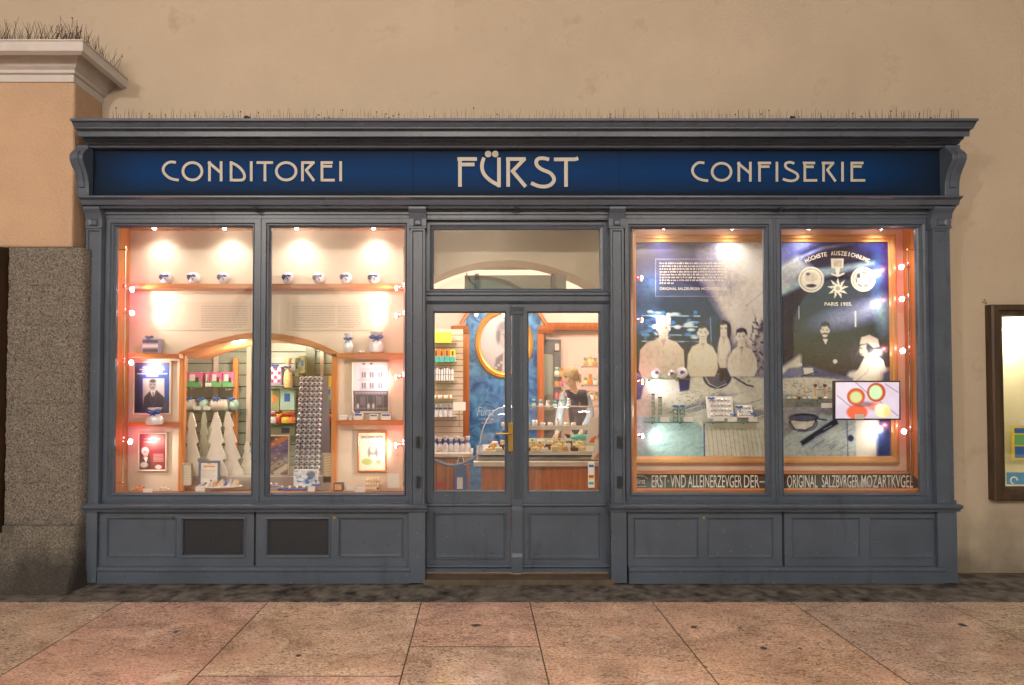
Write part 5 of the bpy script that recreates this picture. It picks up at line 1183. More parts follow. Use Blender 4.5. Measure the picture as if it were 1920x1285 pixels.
# engraved text panels
for a0, a1, lab, cols_ in ((288, 470, 'pale back panel with two faded columns of small text left of the divider', ((290, 330), (377, 464))), (540, 700, 'pale back panel with faded columns of small text right of the divider', ((548, 627), (634, 676)))):
    x0, z0, x1, z1 = rect(a0, 566, a1, 620, yb-.004); t = thing('text_panel', lab, 'text panel', ((x0+x1)/2, yb-.004, z0))
    MB().box(x0, x1, yb-.006, yb-.001, z0, z1).build('plate', mat('stone_plate', (.58, .47, .37), .5), t)
    mb = MB(); rg = random.Random(a0)
    for (ca, cb) in cols_:
        for i in range(10):
            xx = ca
            while xx < cb-(12 if i == 9 else 0):
                w_ = rg.uniform(3, 9); mb.add([P(xx, 574+i*4.3, yb-.0075), P(min(xx+w_, cb), 574+i*4.3, yb-.0075), P(min(xx+w_, cb), 575.6+i*4.3, yb-.0075), P(xx, 575.6+i*4.3, yb-.0075)], [(0, 3, 2, 1)]); xx += w_+1.6
    mb.build('text_lines', M['printg'], t)

# ---- lamp poles and ceiling spots (both windows)
WARM = (1, .90, .77)
def lamp_pole(lab, px, pys, s, y=.27, top=462, bot=912, aim=(0, 0), e=4.8, pk=(1, .14, .32), pe_=.75):
    zt_, zb_ = P(px, top, y)[2], P(px, bot, y)[2]; x = P(px, 700, y)[0]
    t = thing('lamp_pole', lab, 'spotlight pole', (x, y, zb_), 'spotlight poles in the windows')
    MB().tube([(x, y, zb_), (x, y, zt_)], .0065, 8).build('rod', M['chrome'], t)
    for z in (zt_-.03, zb_+.03): MB().tube([(x-s*.07, y, z), (x, y, z)], .006, 6).ball((x, y, z), .012, 8, 6).build('wall_bracket', M['brass'], t)
    for i, py in enumerate(pys):
        z = P(px, py, y)[2]; hx = x+s*.062
        l = MB().tube([(x-s*.02, y, z), (hx-s*.022, y, z)], .007, 8).ball((x, y, z), .014, 8, 6).tube([(hx-s*.032, y, z), (hx-s*.018, y-.002, z), (hx, y-.004, z-.001)], [.010, .017, .027], 14).build('spot_lamp', M['chrome'], t)
        MB().ball((hx+s*.002, y-.004, z-.001), .021, 12, 8, .6, 1, 1).build('bulb', M['bulb'], l)
        tx, tz = aim[i]; tp = P(tx, tz, .45)
        spot((hx+s*.02, y, z), tp, e, WARM, 100, 1.0, .015)
        point((x+s*.018, y-.01, z+.035), pe_, pk, .012, "dichroic_back_light")
lamp_pole('chromed spotlight pole at the left edge of the left window', 233, (543, 587, 680, 828), 1, aim=((330, 560), (345, 600), (300, 700), (300, 850)))
lamp_pole('chromed spotlight pole at the right edge of the left window', 757, (540, 592, 707, 835), -1, aim=((670, 575), (660, 590), (690, 720), (690, 850)), pk=(1, .22, .24))
def ceiling_spot(px, lab, y=.31, e=6.2):
    z = zce; x = P(px, 430, .45)[0]; t = thing('ceiling_spot', lab, 'spotlight', (x, y, z-.03), 'ceiling spots of the display windows')
    MB().lathe([(.026, 0), (.030, .03), (.02, .03)], (x, y, z-.03), 14).build('housing', M['chrome'], t); MB().ball((x, y, z-.03), .018, 10, 6).build('bulb', M['bulb'], t)
    spot((x, y, z-.05), (x, .40, z-.60), e, (1, .92, .82), 140, 1.0, .03)
for i, px in enumerate((305, 433, 565, 705)): ceiling_spot(px, 'ceiling spot of the left window, %s' % ['first from the left', 'second, left of the divider', 'third, right of the divider', 'fourth, nearest the door'][i])

# ============================================================ RIGHT DISPLAY WINDOW
DX0, DX1 = P(1176, 700, yb)[0], P(1697, 700, yb)[0]
rc = thing('display_cabinet', 'honey wood display cabinet of the right window with pink orange back edge', 'display cabinet', ((DX0+DX1)/2, .3, zfl-.05))
MB().box(DX0, DX1, yb, yb+.03, zfl, zce).build('back_panel', M['peach'], rc)
MB().box(DX0-.02, DX0, .14, yb, zfl-.002, zce).build('side_panel', M['wood'], rc)
SPX = DX1
MB().box(SPX, SPX+.02, .12, yb+.03, zfl-.002, zce).build('side_panel', M['wood'], rc)
for q_ in (.20, .36): MB().box(SPX-.008, SPX-.0005, q_, q_+.018, zfl+.05, zce-.05).build('side_moulding', M['wood'], rc)
MB().box(DX0-.02, DX1+.02, .118, yb+.03, zfl-.05, zfl-.003).build('base_board', M['woodh'], rc)
MB().box(DX0-.02, DX1+.02, .118, yb+.03, zce+.001, zce+.03).build('ceiling_board', M['woodh'], rc)
for i, px in enumerate((1235, 1360, 1500, 1632)): ceiling_spot(px, 'ceiling spot of the right window, %s' % ['first from the left', 'second, left of the divider', 'third, right of the divider', 'fourth from the left'][i], .30, 8.5)

# ---- the big photograph of the bakery
cv = Canvas(1190, 451, 1671, 859, 1.0, (34, 34, 62))
c = cv
c.poly([(1190, 451), (1340, 451), (1310, 510), (1190, 560)], (58, 56, 86), 30, .8)
c.ell(1215, 540, 22, 34, (92, 140, 165), 26, .5); c.ell(1210, 600, 30, 22, (70, 130, 160), 20, .5)  # soft cyan glare of the left spot lamps, painted into the print
c.poly([(1330, 451), (1480, 451), (1450, 640), (1420, 720), (1362, 602), (1319, 529), (1312, 470)], (178, 172, 166), 22)
c.poly([(1300, 451), (1350, 451), (1350, 540), (1318, 528)], (120, 112, 122), 20, .7)
c.ell(1385, 520, 12, 40, (130, 124, 124), 20, .5, 20); c.poly([(1395, 451), (1442, 451), (1440, 700), (1372, 660)], (190, 184, 176), 18, .7)
c.line([(1398, 575), (1440, 540)], 1.5, (150, 146, 142)); 
# shelves with bottles
for j, py in enumerate((592, 612, 628, 640)):
    c.line([(1204, py), (1312, py+1)], 2.2, (150, 190, 205), .75)
rg = np.random.RandomState(6)
for i in range(60):
    px = 1206+rg.rand()*104; py = 584+rg.rand()*62; c.ell(px, py, 3+rg.rand()*7, 1.5+rg.rand()*3, [(190, 215, 225), (60, 130, 160), (30, 36, 66), (22, 24, 44)][i % 4], 2.5, .8)
c.poly([(1318, 600), (1345, 590), (1356, 640), (1345, 690), (1330, 690)], (40, 52, 84), 8, .8)
c.line([(1332, 596), (1334, 660)], 2, (130, 150, 170), .7)
# right pane: dark room with pale arch
c.poly([(1455, 451), (1671, 451), (1671, 760), (1455, 720)], (46, 44, 54), 12)
c.poly([(1455, 500), (1520, 462), (1580, 451), (1455, 451)], (110, 112, 150), 12, .8); c.line([(1455, 512), (1490, 488), (1540, 466), (1600, 456)], 5, (150, 155, 185), .7, 6)
c.poly([(1455, 545), (1530, 505), (1640, 490), (1640, 497), (1540, 520), (1455, 560)], (140, 165, 160), 8, .8)
c.poly([(1455, 500), (1495, 480), (1520, 500), (1470, 545), (1455, 550)], (170, 175, 172), 14, .7)
c.ell(1600, 590, 60, 16, (150, 158, 178), 26, .7, -14); c.ell(1650, 520, 14, 42, (90, 135, 175), 20, .6); c.ell(1655, 590, 12, 30, (130, 180, 185), 16, .6)  # cyan blobs at the right edge are lamp glare painted into the print
c.poly([(1560, 451), (1671, 451), (1671, 480), (1600, 470)], (50, 54, 96), 20, .7); c.ell(1662, 500, 8, 60, (90, 30, 110), 12, .5)
c.line([(1498, 575), (1498, 598)], 2, (170, 170, 180), .7); c.line([(1604, 585), (1604, 612)], 3, (200, 215, 225), .8)
# table
c.poly([(1190, 700), (1240, 712), (1330, 690), (1450, 700), (1500, 665), (1560, 700), (1671, 690), (1671, 859), (1190, 859)], (176, 176, 164), 8)
c.poly([(1190, 700), (1210, 712), (1202, 748), (1190, 752)], (50, 60, 110), 4, .8); c.poly([(1215, 712), (1275, 705), (1270, 745), (1205, 748)], (206, 204, 194), 3)
c.poly([(1270, 705), (1295, 703), (1292, 732), (1275, 735)], (52, 58, 98), 3)
c.poly([(1250, 775), (1350, 735), (1380, 740), (1300, 775)], (108, 112, 110), 10, .7); c.poly([(1350, 750), (1440, 770), (1440, 785), (1340, 785)], (92, 92, 88), 10, .6)
c.poly([(1192, 780), (1310, 792), (1320, 812), (1320, 859), (1192, 859)], (140, 172, 172), 4); c.poly([(1322, 795), (1440, 790), (1440, 859), (1322, 859)], (186, 184, 166), 3); c.line([(1320, 795), (1321, 858)], 2.5, (60, 90, 130))
for i in range(14): c.line([(1326+i*8, 803), (1331+i*8.3, 855)], 1.0, (120, 118, 104), .8)
for i in range(55): c.ell(1210+rg.rand()*130, 728+rg.rand()*40, .9, .9, (70, 70, 74), 1, .9)
for i in range(34):
    px, py = 1240+rg.rand()*190, 738+rg.rand()*50; c.line([(px, py), (px+18+rg.rand()*20, py-6-rg.rand()*8)], 1.0, [(90, 92, 96), (222, 222, 212)][i % 2], .55)
for i in range(30):
    px, py = 1200+rg.rand()*115, 795+rg.rand()*60; c.line([(px, py), (px+10+rg.rand()*16, py-3-rg.rand()*4)], .9, (84, 128, 140), .5)
# right table with bowls and boards
c.poly([(1455, 735), (1560, 748), (1580, 790), (1455, 830)], (140, 138, 128), 8); c.poly([(1455, 830), (1540, 775), (1671, 780), (1671, 859), (1455, 859)], (150, 160, 158), 6)
c.poly([(1500, 828), (1505, 836), (1572, 795), (1568, 783)], (44, 42, 48), 3); c.ell(1506, 793, 27, 17, (54, 52, 56), 2); c.ell(1506, 794, 24, 14, (168, 164, 152), 3); c.ell(1507, 783, 28, 7.5, (44, 42, 46), 2); c.ell(1507, 784, 24, 5, (96, 94, 92), 2); c.ell(1498, 800, 10, 5, (206, 202, 188), 4, .7)
c.line([(1480, 790), (1490, 805), (1510, 807), (1525, 800), (1531, 785)], 2.4, (50, 48, 52)); c.line([(1530, 785), (1550, 788)], 2.5, (60, 58, 60))
for i in range(40):
    px, py = 1470+rg.rand()*120, 800+rg.rand()*52; c.line([(px, py), (px+8+rg.rand()*14, py-8)], 1, [(80, 84, 96), (190, 200, 200)][i % 2], .5)
c.line([(1588, 790), (1590, 857)], 2, (80, 100, 120), .8); c.ell(1595, 822, 6, 6, (54, 58, 70), 3)
# cauldron and gear
c.ell(1345, 706, 27, 23, (40, 38, 46), 2); c.ell(1342, 709, 21, 16, (112, 108, 110), 5, .8); c.ell(1345, 694, 26, 8, (150, 146, 142), 2); c.ell(1345, 695, 22, 5.5, (70, 68, 74), 2); c.line([(1322, 706), (1330, 720), (1345, 727), (1362, 720)], 2, (180, 176, 170), .6); c.line([(1285, 688), (1325, 699)], 3, (70, 66, 70)); c.poly([(1347, 680), (1368, 680), (1368, 712), (1350, 715)], (40, 38, 46), 4)
c.line([(1296, 690), (1325, 700)], 2, (60, 58, 62)); c.line([(1372, 705), (1400, 722), (1412, 725)], 3, (50, 48, 54))
for i in range(50): c.ell(1362+rg.rand()*46, 690+rg.rand()*28, 1.2, 1.2, (70, 68, 72), 1, .6)
# dark machinery at the right of the left pane
c.poly([(1412, 640), (1425, 604), (1442, 590), (1442, 712), (1408, 706)], (120, 114, 112), 4, .8)
for i in range(90):
    px, py = 1408+rg.rand()*32, 600+rg.rand()*108; c.line([(px, py), (px+rg.randn()*5, py+rg.randn()*7)], 1+rg.rand()*3, [(38, 34, 44), (160, 154, 148), (28, 26, 34), (84, 78, 84)][i % 4], .8)
def man(px, py, rw, rh, x0, x1, ysh, yb_, coat=(196, 184, 168), hair=(40, 36, 42), cap=False, face=(206, 196, 182)):
    m_ = (x0+x1)/2; dk = tuple(int(v*.42) for v in coat)
    c.poly([(px-rw*.9, py+rh*.5), (px+rw*.9, py+rh*.5), (x1+2, ysh+16), (x1+3, yb_-10), (x1-3, yb_+2), (x0+3, yb_+2), (x0-3, yb_-10), (x0-2, ysh+16)], dk, 4, .45); c.ell(px, py-rh*.15, rw*1.15, rh*1.2, (60, 58, 70), 5, .35)
    c.poly([(px-rw*.6, py+rh*.5), (px+rw*.6, py+rh*.5), (px+rw*.75, ysh-1), (x1-(x1-m_)*.35, ysh+5), (x1-2, ysh+20), (x1, yb_-14), (x1-6, yb_), (x0+6, yb_), (x0, yb_-14), (x0+2, ysh+20), (x0+(m_-x0)*.35, ysh+5), (px-rw*.75, ysh-1)], coat, 2)
    for k in range(9):
        u = (k+.5)/9; xx = x0+5+(x1-x0-10)*u; c.line([(m_+(xx-m_)*.75, ysh+14+rg.rand()*10), (xx+rg.randn()*2, yb_-6-rg.rand()*12)], 1.3+rg.rand(), tuple(int(v*(.86 if k % 2 else 1.08)) for v in coat), .35, 3)
    for sg in (-1, 1): c.line([(m_+sg*(x1-x0)*.34, ysh+18), (m_+sg*(x1-x0)*.30, ysh+40), (m_+sg*(x1-x0)*.10, yb_-10)], 1.6, dk, .22, 2)
    c.poly([(px-rw*.5, ysh-2), (px+rw*.5, ysh-2), (px, ysh+12)], tuple(int(v*.8) for v in coat), 2, .8); c.line([(px, ysh+10), (px, yb_-5)], 1.0, dk, .22)
    if not cap: c.ell(px+rw*.08, py-rh*.45, rw*1.02, rh*.72, hair, 2.5)
    for sg in (-1, 1): c.ell(px+sg*rw*.95, py+rh*.05, rw*.16, rh*.24, face, 1.2, .9)
    c.ell(px, py, rw*.92, rh, tuple(int(v*.86) for v in face), 2); c.ell(px-rw*.18, py-rh*.05, rw*.6, rh*.8, face, 4, .8)
    if cap: c.poly([(px-rw*1.05, py-rh*.35), (px-rw*1.15, py-rh*1.25), (px, py-rh*1.5), (px+rw*1.15, py-rh*1.25), (px+rw*1.05, py-rh*.35)], (214, 208, 196), 2.5); c.line([(px-rw, py-rh*.42), (px, py-rh*.6), (px+rw, py-rh*.42)], 1.8, (120, 112, 112), .8)
    else: c.poly([(px-rw*.95, py-rh*.15), (px-rw*.85, py-rh*.6), (px-rw*.2, py-rh*.52), (px+rw*.5, py-rh*.68), (px+rw*.9, py-rh*.35), (px+rw*.95, py-rh*1.0), (px, py-rh*1.25), (px-rw*.95, py-rh*.95)], hair, 2.5, .92)
    for s in (-1, 1): c.ell(px+s*rw*.4, py-rh*.05, rw*.16, rh*.07, (70, 62, 66), 1.4, .9); c.line([(px+s*rw*.6, py-rh*.2), (px+s*rw*.2, py-rh*.22)], 1, (90, 80, 82), .7)
    c.line([(px, py), (px-1, py+rh*.3)], 1, (160, 148, 140), .8); c.line([(px-rw*.3, py+rh*.55), (px+rw*.3, py+rh*.55)], 1.1, (110, 88, 88), .8)
man(1357, 617, 9, 13, 1344, 1372, 632, 690, (188, 180, 168), (36, 32, 40)); c.ell(1347, 618, 4, 14, (36, 32, 40), 2); c.ell(1367, 620, 4, 15, (36, 32, 40), 2)
man(1244, 616, 12, 16, 1198, 1284, 637, 708, (192, 178, 164), cap=True)
man(1318, 624, 10, 14, 1288, 1346, 645, 706)
man(1390, 632, 10, 14, 1364, 1420, 652, 706, (190, 182, 168)); c.ell(1391, 652, 1.4, 1.4, (50, 46, 50), 1)
man(1547, 620, 8, 13, 1503, 1592, 640, 706, (44, 42, 58), (34, 32, 42)); c.line([(1541, 627), (1547, 625), (1553, 627)], 2.4, (40, 36, 40)); c.poly([(1543, 636), (1552, 636), (1548, 646)], (214, 208, 200), 1.5)
c.ell(1566, 678, 4, 4, (208, 200, 190), 2); c.ell(1498, 684, 6, 4, (200, 194, 186), 2)
c.poly([(1622, 668), (1640, 663), (1656, 676), (1664, 700), (1666, 735), (1600, 735), (1586, 718), (1592, 708), (1608, 695), (1616, 680)], (196, 190, 176), 2.5); c.line([(1632, 680), (1626, 698), (1606, 714)], 2, (130, 126, 122), .6, 2); c.line([(1650, 684), (1652, 715)], 2, (150, 146, 140), .5, 2); c.poly([(1605, 790), (1650, 788), (1640, 820), (1644, 858), (1606, 858)], (200, 196, 180), 3)
c.poly([(1618, 664), (1634, 660), (1638, 672), (1622, 674)], (150, 142, 132), 2); c.ell(1620, 655, 8.5, 12.5, (178, 168, 154), 2, rot=15); c.ell(1632, 652, 8, 9, (56, 54, 62), 3); c.poly([(1612, 646), (1615, 633), (1630, 628), (1646, 636), (1649, 650), (1638, 652), (1626, 643)], (198, 194, 178), 2.5); c.line([(1614, 647), (1626, 645), (1638, 653)], 1.8, (96, 92, 92), .8); c.line([(1612, 654), (1616, 653)], 1.6, (60, 56, 58)); c.line([(1611, 658), (1609, 661)], 1.4, (110, 100, 92)); c.line([(1613, 664), (1617, 664)], 1.2, (96, 80, 78))
c.poly([(1480, 690), (1520, 686), (1560, 700), (1600, 708), (1600, 716), (1520, 706), (1455, 712)], (80, 90, 120), 4, .8); c.poly([(1506, 690), (1524, 690), (1526, 702), (1508, 702)], (176, 178, 176), 1.5); c.line([(1502, 706), (1532, 698)], 2.4, (48, 44, 48))
c.poly([(1655, 700), (1671, 690), (1671, 858), (1645, 858), (1645, 810)], (28, 62, 104), 8, .85)
for i in range(70): c.ell(1462+rg.rand()*95, 712+rg.rand()*26, 1.5+rg.rand()*2, 1, [(90, 92, 104), (190, 186, 172), (130, 124, 116)][i % 3], 1, .7)
# text block tint
c.poly([(1229, 486), (1372, 486), (1372, 556), (1229, 556)], (110, 108, 128), 1, .25)
for a, b in (((1229, 486), (1372, 486)), ((1372, 486), (1372, 556)), ((1372, 556), (1229, 556)), ((1229, 556), (1229, 486))): c.line([a, b], .9, (170, 170, 180), .6)
# medals
def medal(px, py, r):
    c.ell(px, py, r, r, (206, 198, 172), 1.2); c.ell(px, py, r*.86, r*.86, (120, 116, 110), 1); c.ell(px, py, r*.80, r*.80, (196, 190, 168), 1)
medal(1521, 524.5, 24); medal(1618.5, 524, 23)
c.ell(1521, 520, 12, 10, (150, 146, 132), 4, .7); c.ell(1521, 536, 10, 3.5, (60, 58, 58), 2); c.ell(1515, 514, 4, 3, (100, 98, 92), 2)
for i in range(14): a = i*.45; c.ell(1618.5+13*math.cos(a*2.1), 524+13*math.sin(a*2.1), 3.4, 2.2, (90, 88, 88), 1.5, .7, a*60)
c.ell(1610, 518, 3.5, 4, (80, 78, 78), 1.5)
c.poly([(1558, 485), (1582, 485), (1581, 503), (1559, 503)], (196, 190, 168), 1); c.poly([(1562, 488), (1579, 488), (1578, 501), (1563, 501)], (160, 154, 140), 1); c.poly([(1566, 503), (1575, 503), (1573, 516), (1568, 516)], (206, 198, 172), 1); c.line([(1560, 514), (1571, 518), (1582, 513)], 3, (206, 198, 172))
for i in range(9):
    a = 2*math.pi*i/9-math.pi/2; c.poly([(1571+20*math.cos(a), 541+20*math.sin(a)), (1571+9*math.cos(a+.36), 541+9*math.sin(a+.36)), (1571, 541), (1571+9*math.cos(a-.36), 541+9*math.sin(a-.36))], (206, 196, 170), 1)
for i in range(9): a = 2*math.pi*(i+.5)/9; c.ell(1571+9.5*math.cos(a), 541+9.5*math.sin(a), 1.6, 1.6, (90, 86, 84), 1)
c.ell(1571, 541, 4, 4, (150, 140, 126), 1)
c.grain(5, .12, 3).grain(1.6, .10, 5).grain(30, .12, 8)
lum = c.a.mean(-1, keepdims=True); tt = np.clip(lum/.32, 0, 1); c.a = np.clip(c.a*(.50+.80*tt)*np.concatenate([.66+.31*tt, .82+.17*tt, 1.85-.85*tt], -1), 0, .62)
x0, z0, x1, z1 = rect(1192, 453, 1669, 857, .42)
bp_ = thing('photo_mural', 'large framed black and white photograph of bakers at work filling the right window', 'photo mural', ((x0+x1)/2, .42, z0))
c.build('photograph', .42, M['poster'], bp_, thick=.008)
ofr, ifr = rect(1183, 441, 1681, 870, .415), rect(1193, 454, 1668, 856, .415)
MB().ring(ofr, ifr, [(0, .449), (0, .40), (.25, .388), (.55, .392), (.65, .405), (1, .411), (1, .418)]).build('frame', mat('gold_wood', (.55, .27, .09), .28, .2), bp_)
LT = mat('print_cream', (.66, .62, .52), .5); yl = .4155
hb = MB(); s_ = 'HÖCHSTE AUSZEICHNUNG'; n = len(s_); cxp, cyp, rp = 1570, 602, 127
for i, ch_ in enumerate(s_):
    if ch_ == ' ': continue
    a = R(-28.5+57*(i+.5)/n); px, py = cxp+rp*math.sin(a)*1.0, cyp-rp*math.cos(a); w_ = {'I': 1.6}.get(ch_, 5.2)
    text(ch_, px-w_/2, py-(5.2 if ch_ == 'Ö' else 4), px+w_/2, py+4, yl, hb, .012, rot=a)
hb.build('heading', LT, bp_)
text('PARIS 1905.', 1546, 567, 1598, 574, yl, None, .012).build('heading', LT, bp_)
text('ORIGINAL SALZBURGER MOZARTKUGEL', 1237, 539, 1365, 544, yl, None, .01).build('heading', LT, bp_)
mb = MB(); rg_ = random.Random(77)
for i in range(8):
    xx = 1237
    while xx < (1264 if i == 7 else 1358):
        w_ = rg_.choice([2.2, 3, 4, 5.5, 7]); e_ = min(xx+w_, 1364); py = 493+i*5.3
        n_ = max(1, int(w_/1.5))
        for k_ in range(n_):
            a_ = xx+(e_-xx)*k_/n_; b_ = a_+(e_-xx)/n_*.68; up = rg_.choice([0, 0, .9, 0, .6])
            mb.add([P(a_, py-up, yl), P(b_, py-up, yl), P(b_, py+2.5, yl), P(a_, py+2.5, yl)], [(0, 3, 2, 1)])
        xx = e_+1.6
mb.build('text_lines', LT, bp_)

# ---- slanted lettered board along the bottom
zA, zB = P(1450, 889, .385)[2], P(1450, 917, .17)[2]
sb = thing('sign_board', 'long slanted black board with cream lettering along the foot of the right window', 'sign board', ((DX0+DX1)/2, .25, zfl))
def ysl(py): return .385+(.17-.385)*(py-889)/28
def zsl(y): return zB+(zA-zB)*(y-.17)/(.385-.17)
BK = mat('black_board', (.012, .010, .010), .18)
MB().sheet([(.17, zsl(.17)), (.385, zsl(.385)), (.385, zsl(.385)-.02), (.17, zsl(.17)-.02)], DX0+.005, DX1-.005).build('board', BK, sb)
MB().sheet([(.386, zsl(.385)-.03), (.386, zsl(.385)+.006), (.41, zsl(.385)+.020), (.449, zsl(.385)+.022), (.449, zsl(.385)-.03)], DX0+.001, DX1-.001).build('back_rail', M['woodh'], sb)
MB().sheet([(.13, zB-.045), (.13, zB-.004), (.1685, zB+.006), (.1685, zB-.045)], DX0-.0, DX1-.001).build('front_rail', M['woodh'], sb)
def sl_text(body, a, b, c0=891.5, c1=915, bold=.004, name='letters'):
    mb = MB(); v, f = glyph(body, bold); lo, hi = v.min(0), v.max(0); out = []
    for u, w_ in (v-lo)/(hi-lo):
        py = c1-w_*(c1-c0); y = ysl(py)-.0; px = a+u*(b-a); p = P(px, py, y); out.append((p[0], y, zsl(y)+.0015))
    mb.add(out, f); return mb.build(name, M['letters'], sb)
sl_text('ERST·', 1222, 1254); sl_text('VND', 1257, 1286); sl_text('ALLEINERZEVGER', 1290, 1391); sl_text('DER', 1395, 1424); sl_text('—', 1424, 1446, 903, 905.5)
sl_text('ORIGINAL', 1476, 1533); sl_text('SALZBVRGER', 1541, 1610); sl_text('MOZARTKVGEL', 1615, 1712)
sl_text('Fürst', 1190, 1210, 898, 908, .01, 'emblem_letters'); sl_text('—', 1476, 1534, 915.5, 916.5)
mb = MB()
for (a_, b_) in ((math.pi*1.08, math.pi*1.92),):
    pts = [(1200+15*math.cos(a_+(b_-a_)*i/14), 901+8*math.sin(a_+(b_-a_)*i/14)) for i in range(15)]
    mb.tube([(P(px, py, ysl(py))[0], ysl(py), zsl(ysl(py))+.002) for px, py in pts], .0025, 4)
mb.tube([(P(px, 913, ysl(913))[0], ysl(913), zsl(ysl(913))+.002) for px in (1191, 1211)], .003, 4)
mb.build('emblem', M['letters'], sb)

# ---- poles of the right window
lamp_pole('chromed spotlight pole at the left edge of the right window', 1189, (522, 600, 716, 817), 1, aim=((1300, 520), (1290, 600), (1280, 720), (1290, 830)), e=5, pk=(1, .18, .45), pe_=.5)
lamp_pole('chromed spotlight pole at the right edge of the right window', 1706, (501, 561, 658, 809), -1, aim=((1610, 520), (1590, 575), (1610, 680), (1600, 815)), e=5, pk=(1, .28, .36), pe_=.5)

# ---- glass shelves and goods of the right window
YG = .28
def gshelf(a, b, py, lab):
    x0, x1 = P(a, py, YG)[0], P(b, py, YG)[0]; z = P(0, py, YG)[2]
    t = thing('glass_shelf', lab, 'shelf', ((x0+x1)/2, YG+.05, z), 'glass shelves before the photo mural')
    MB().box(x0, x1, YG, YG+.13, z-.008, z).build('board', M['glass_green'], t); MB().box(x0, x1, YG-.003, YG-.0005, z-.0075, z-.001).build('edge', mat('glass_edge', (.10, .24, .20), .15), t)
    for q_ in (.2, .8): xx = x0+(x1-x0)*q_; MB().tube([(xx, YG+.10, z-.016), (xx, YG+.13, z-.016)], .008, 8).build('clip', M['chrome'], t)
    return z
za = gshelf(1205, 1294, 710, 'glass shelf with three silver globes at the upper left of the photo mural')
zb_ = gshelf(1212, 1300, 792, 'glass shelf with four clear tubes at the lower left of the photo mural')
zc_ = gshelf(1326, 1424, 792, 'glass shelf with two praline boxes before the photo mural')
zd_ = gshelf(1474, 1562, 749, 'narrow glass shelf with lollipops left of the screen')
s = (P(100, 700, YG)[0]-P(0, 700, YG)[0])/100
for i, (px, r, m_) in enumerate(((1234, 10, 'print'), (1262, 9, 'silver'), (1282, 11, 'print'))):
    x = P(px, 700, YG)[0]; rr_ = r*s; t = thing('praline_globe', ['clear globe with dark blue emblem, left on the small glass shelf', 'twisted silver globe in the middle of the small glass shelf', 'large clear globe at the right end of the small glass shelf'][i], 'glass globe', (x, YG+.05, za), 'globes on the glass shelf')
    MB().ball((x, YG+.05, za+rr_), rr_, 20, 12).build('globe', GL if i != 1 else M['silver'], t, smooth=True); MB().ball((x-rr_*.2, YG+.05-rr_*.8, za+rr_*1.05), rr_*.38, 10, 6).build('emblem', M['blue'] if i != 1 else M['print'], t)
    MB().tube([(x-rr_*.7, YG+.05-rr_*.6, za+rr_*.5), (x, YG+.045-rr_, za+rr_*.9), (x+rr_*.7, YG+.05-rr_*.5, za+rr_*1.5)], rr_*.09, 6).build('band', M['orange'] if i == 0 else M['chrome'], t)
for i, (px, h, w_) in enumerate(((1228, 51, 6), (1241, 45, 7), (1270, 29, 10), (1283, 29, 9))):
    x = P(px, 770, YG)[0]; H = h*s; r = w_*s/2; t = thing('praline_tube', ['tallest slim tube of pralines at the left of the lower glass shelf', 'second slim tube with dark lid on the lower glass shelf', 'short clear tube with blue label on the lower glass shelf', 'short clear tube at the right of the lower glass shelf'][i], 'tube', (x, YG+.05, zb_), 'clear praline tubes')
    n = int(h/6.5); MB().lathe([(r, 0), (r, H)], (x, YG+.05, zb_), 14).build('tube', M['glass_green'], t)
    for k_ in range(n): MB().ball((x, YG+.05, zb_+H*(k_+.5)/n), min(r*.92, H/n*.5), 10, 6).build('praline', M['silver'] if k_ % 2 else M['foil'], t)
    MB().lathe([(r*1.05, -.001), (r*1.05, .012)], (x, YG+.05, zb_+H), 14).build('lid', M['print'] if i < 2 else M['midblue'], t)
for i, (a, b, py, y) in enumerate(((1238, 1255, 791, .26), (1282, 1299, 791, .26), (1365, 1382, 791, .26), (1404, 1420, 791, .26), (1337, 1358, 790, .262), (1603, 1620, 786, .20), (1540, 1563, 765, .262))):
    x0, z0, x1, z1 = rect(a, py-9, b, py, y); tag(MB().box(x0, x1, y, y+.004, z0, z1).build('price_card', M['white']), ['before the slim tubes', 'before the short tubes', 'between the two praline boxes', 'before the small blue ribboned box', 'before the large praline box', 'under the screen', 'under the lollipop shelf'][i] and 'white price card ' + ['before the slim tubes', 'before the short tubes', 'between the two praline boxes', 'before the small ribboned box', 'before the large praline box', 'under the screen', 'under the lollipop shelf'][i], 'price card', 'white price cards')
def pbox(lab, a, b, top, py, nx, ny, y):
    x0, z0, x1, z1 = rect(a, top, b, py, y); t = thing('praline_box', lab, 'box', ((x0+x1)/2, y+.03, z0), 'open praline boxes')
    MB().sheet([(y, z0), (y+.04, z0), (y+.075, z1), (y+.035, z1)], x0, x1).build('box', M['white'], t)
    for j in range(ny):
        for i in range(nx):
            k_ = (j+.7)/(ny+.4); MB().ball((x0+(x1-x0)*(i+.9)/(nx+.8), y+.035*k_-.002, z0+(z1-z0)*k_), (x1-x0)/(nx+.8)*.46, 10, 6).build('praline', M['silver'], t)
    MB().bow((x0+(x1-x0)*.12, y+.01, z1-.02), .022).bow((x1-(x1-x0)*.05, y-.01, z0+.03), .018).build('bow', M['midblue'], t)
pbox('large tilted white box of silver pralines with blue ribbon', 1329, 1376, 744, 785, 6, 4, YG+.02); pbox('small tilted box of silver pralines with blue ribbon', 1383, 1413, 760, 783, 4, 3, YG+.02)
for i, px in enumerate((1515, 1535, 1553)):
    x = P(px, 740, YG)[0]; t = thing('lollipop', 'chocolate lollipop on a pale stick, %s' % ['leftmost with its ball at the foot', 'middle one', 'nearest the screen'][i], 'lollipop', (x, YG+.05, zd_), 'lollipops on the shelf')
    H = 26*s; MB().tube([(x, YG+.05, zd_), (x, YG+.05, zd_+H)], .005, 8).build('stick', M['bread'], t); MB().ball((x, YG+.05, zd_+(H if i else .016)), .016, 12, 8).build('ball', M['choc'], t, smooth=True)
rg = random.Random(5)
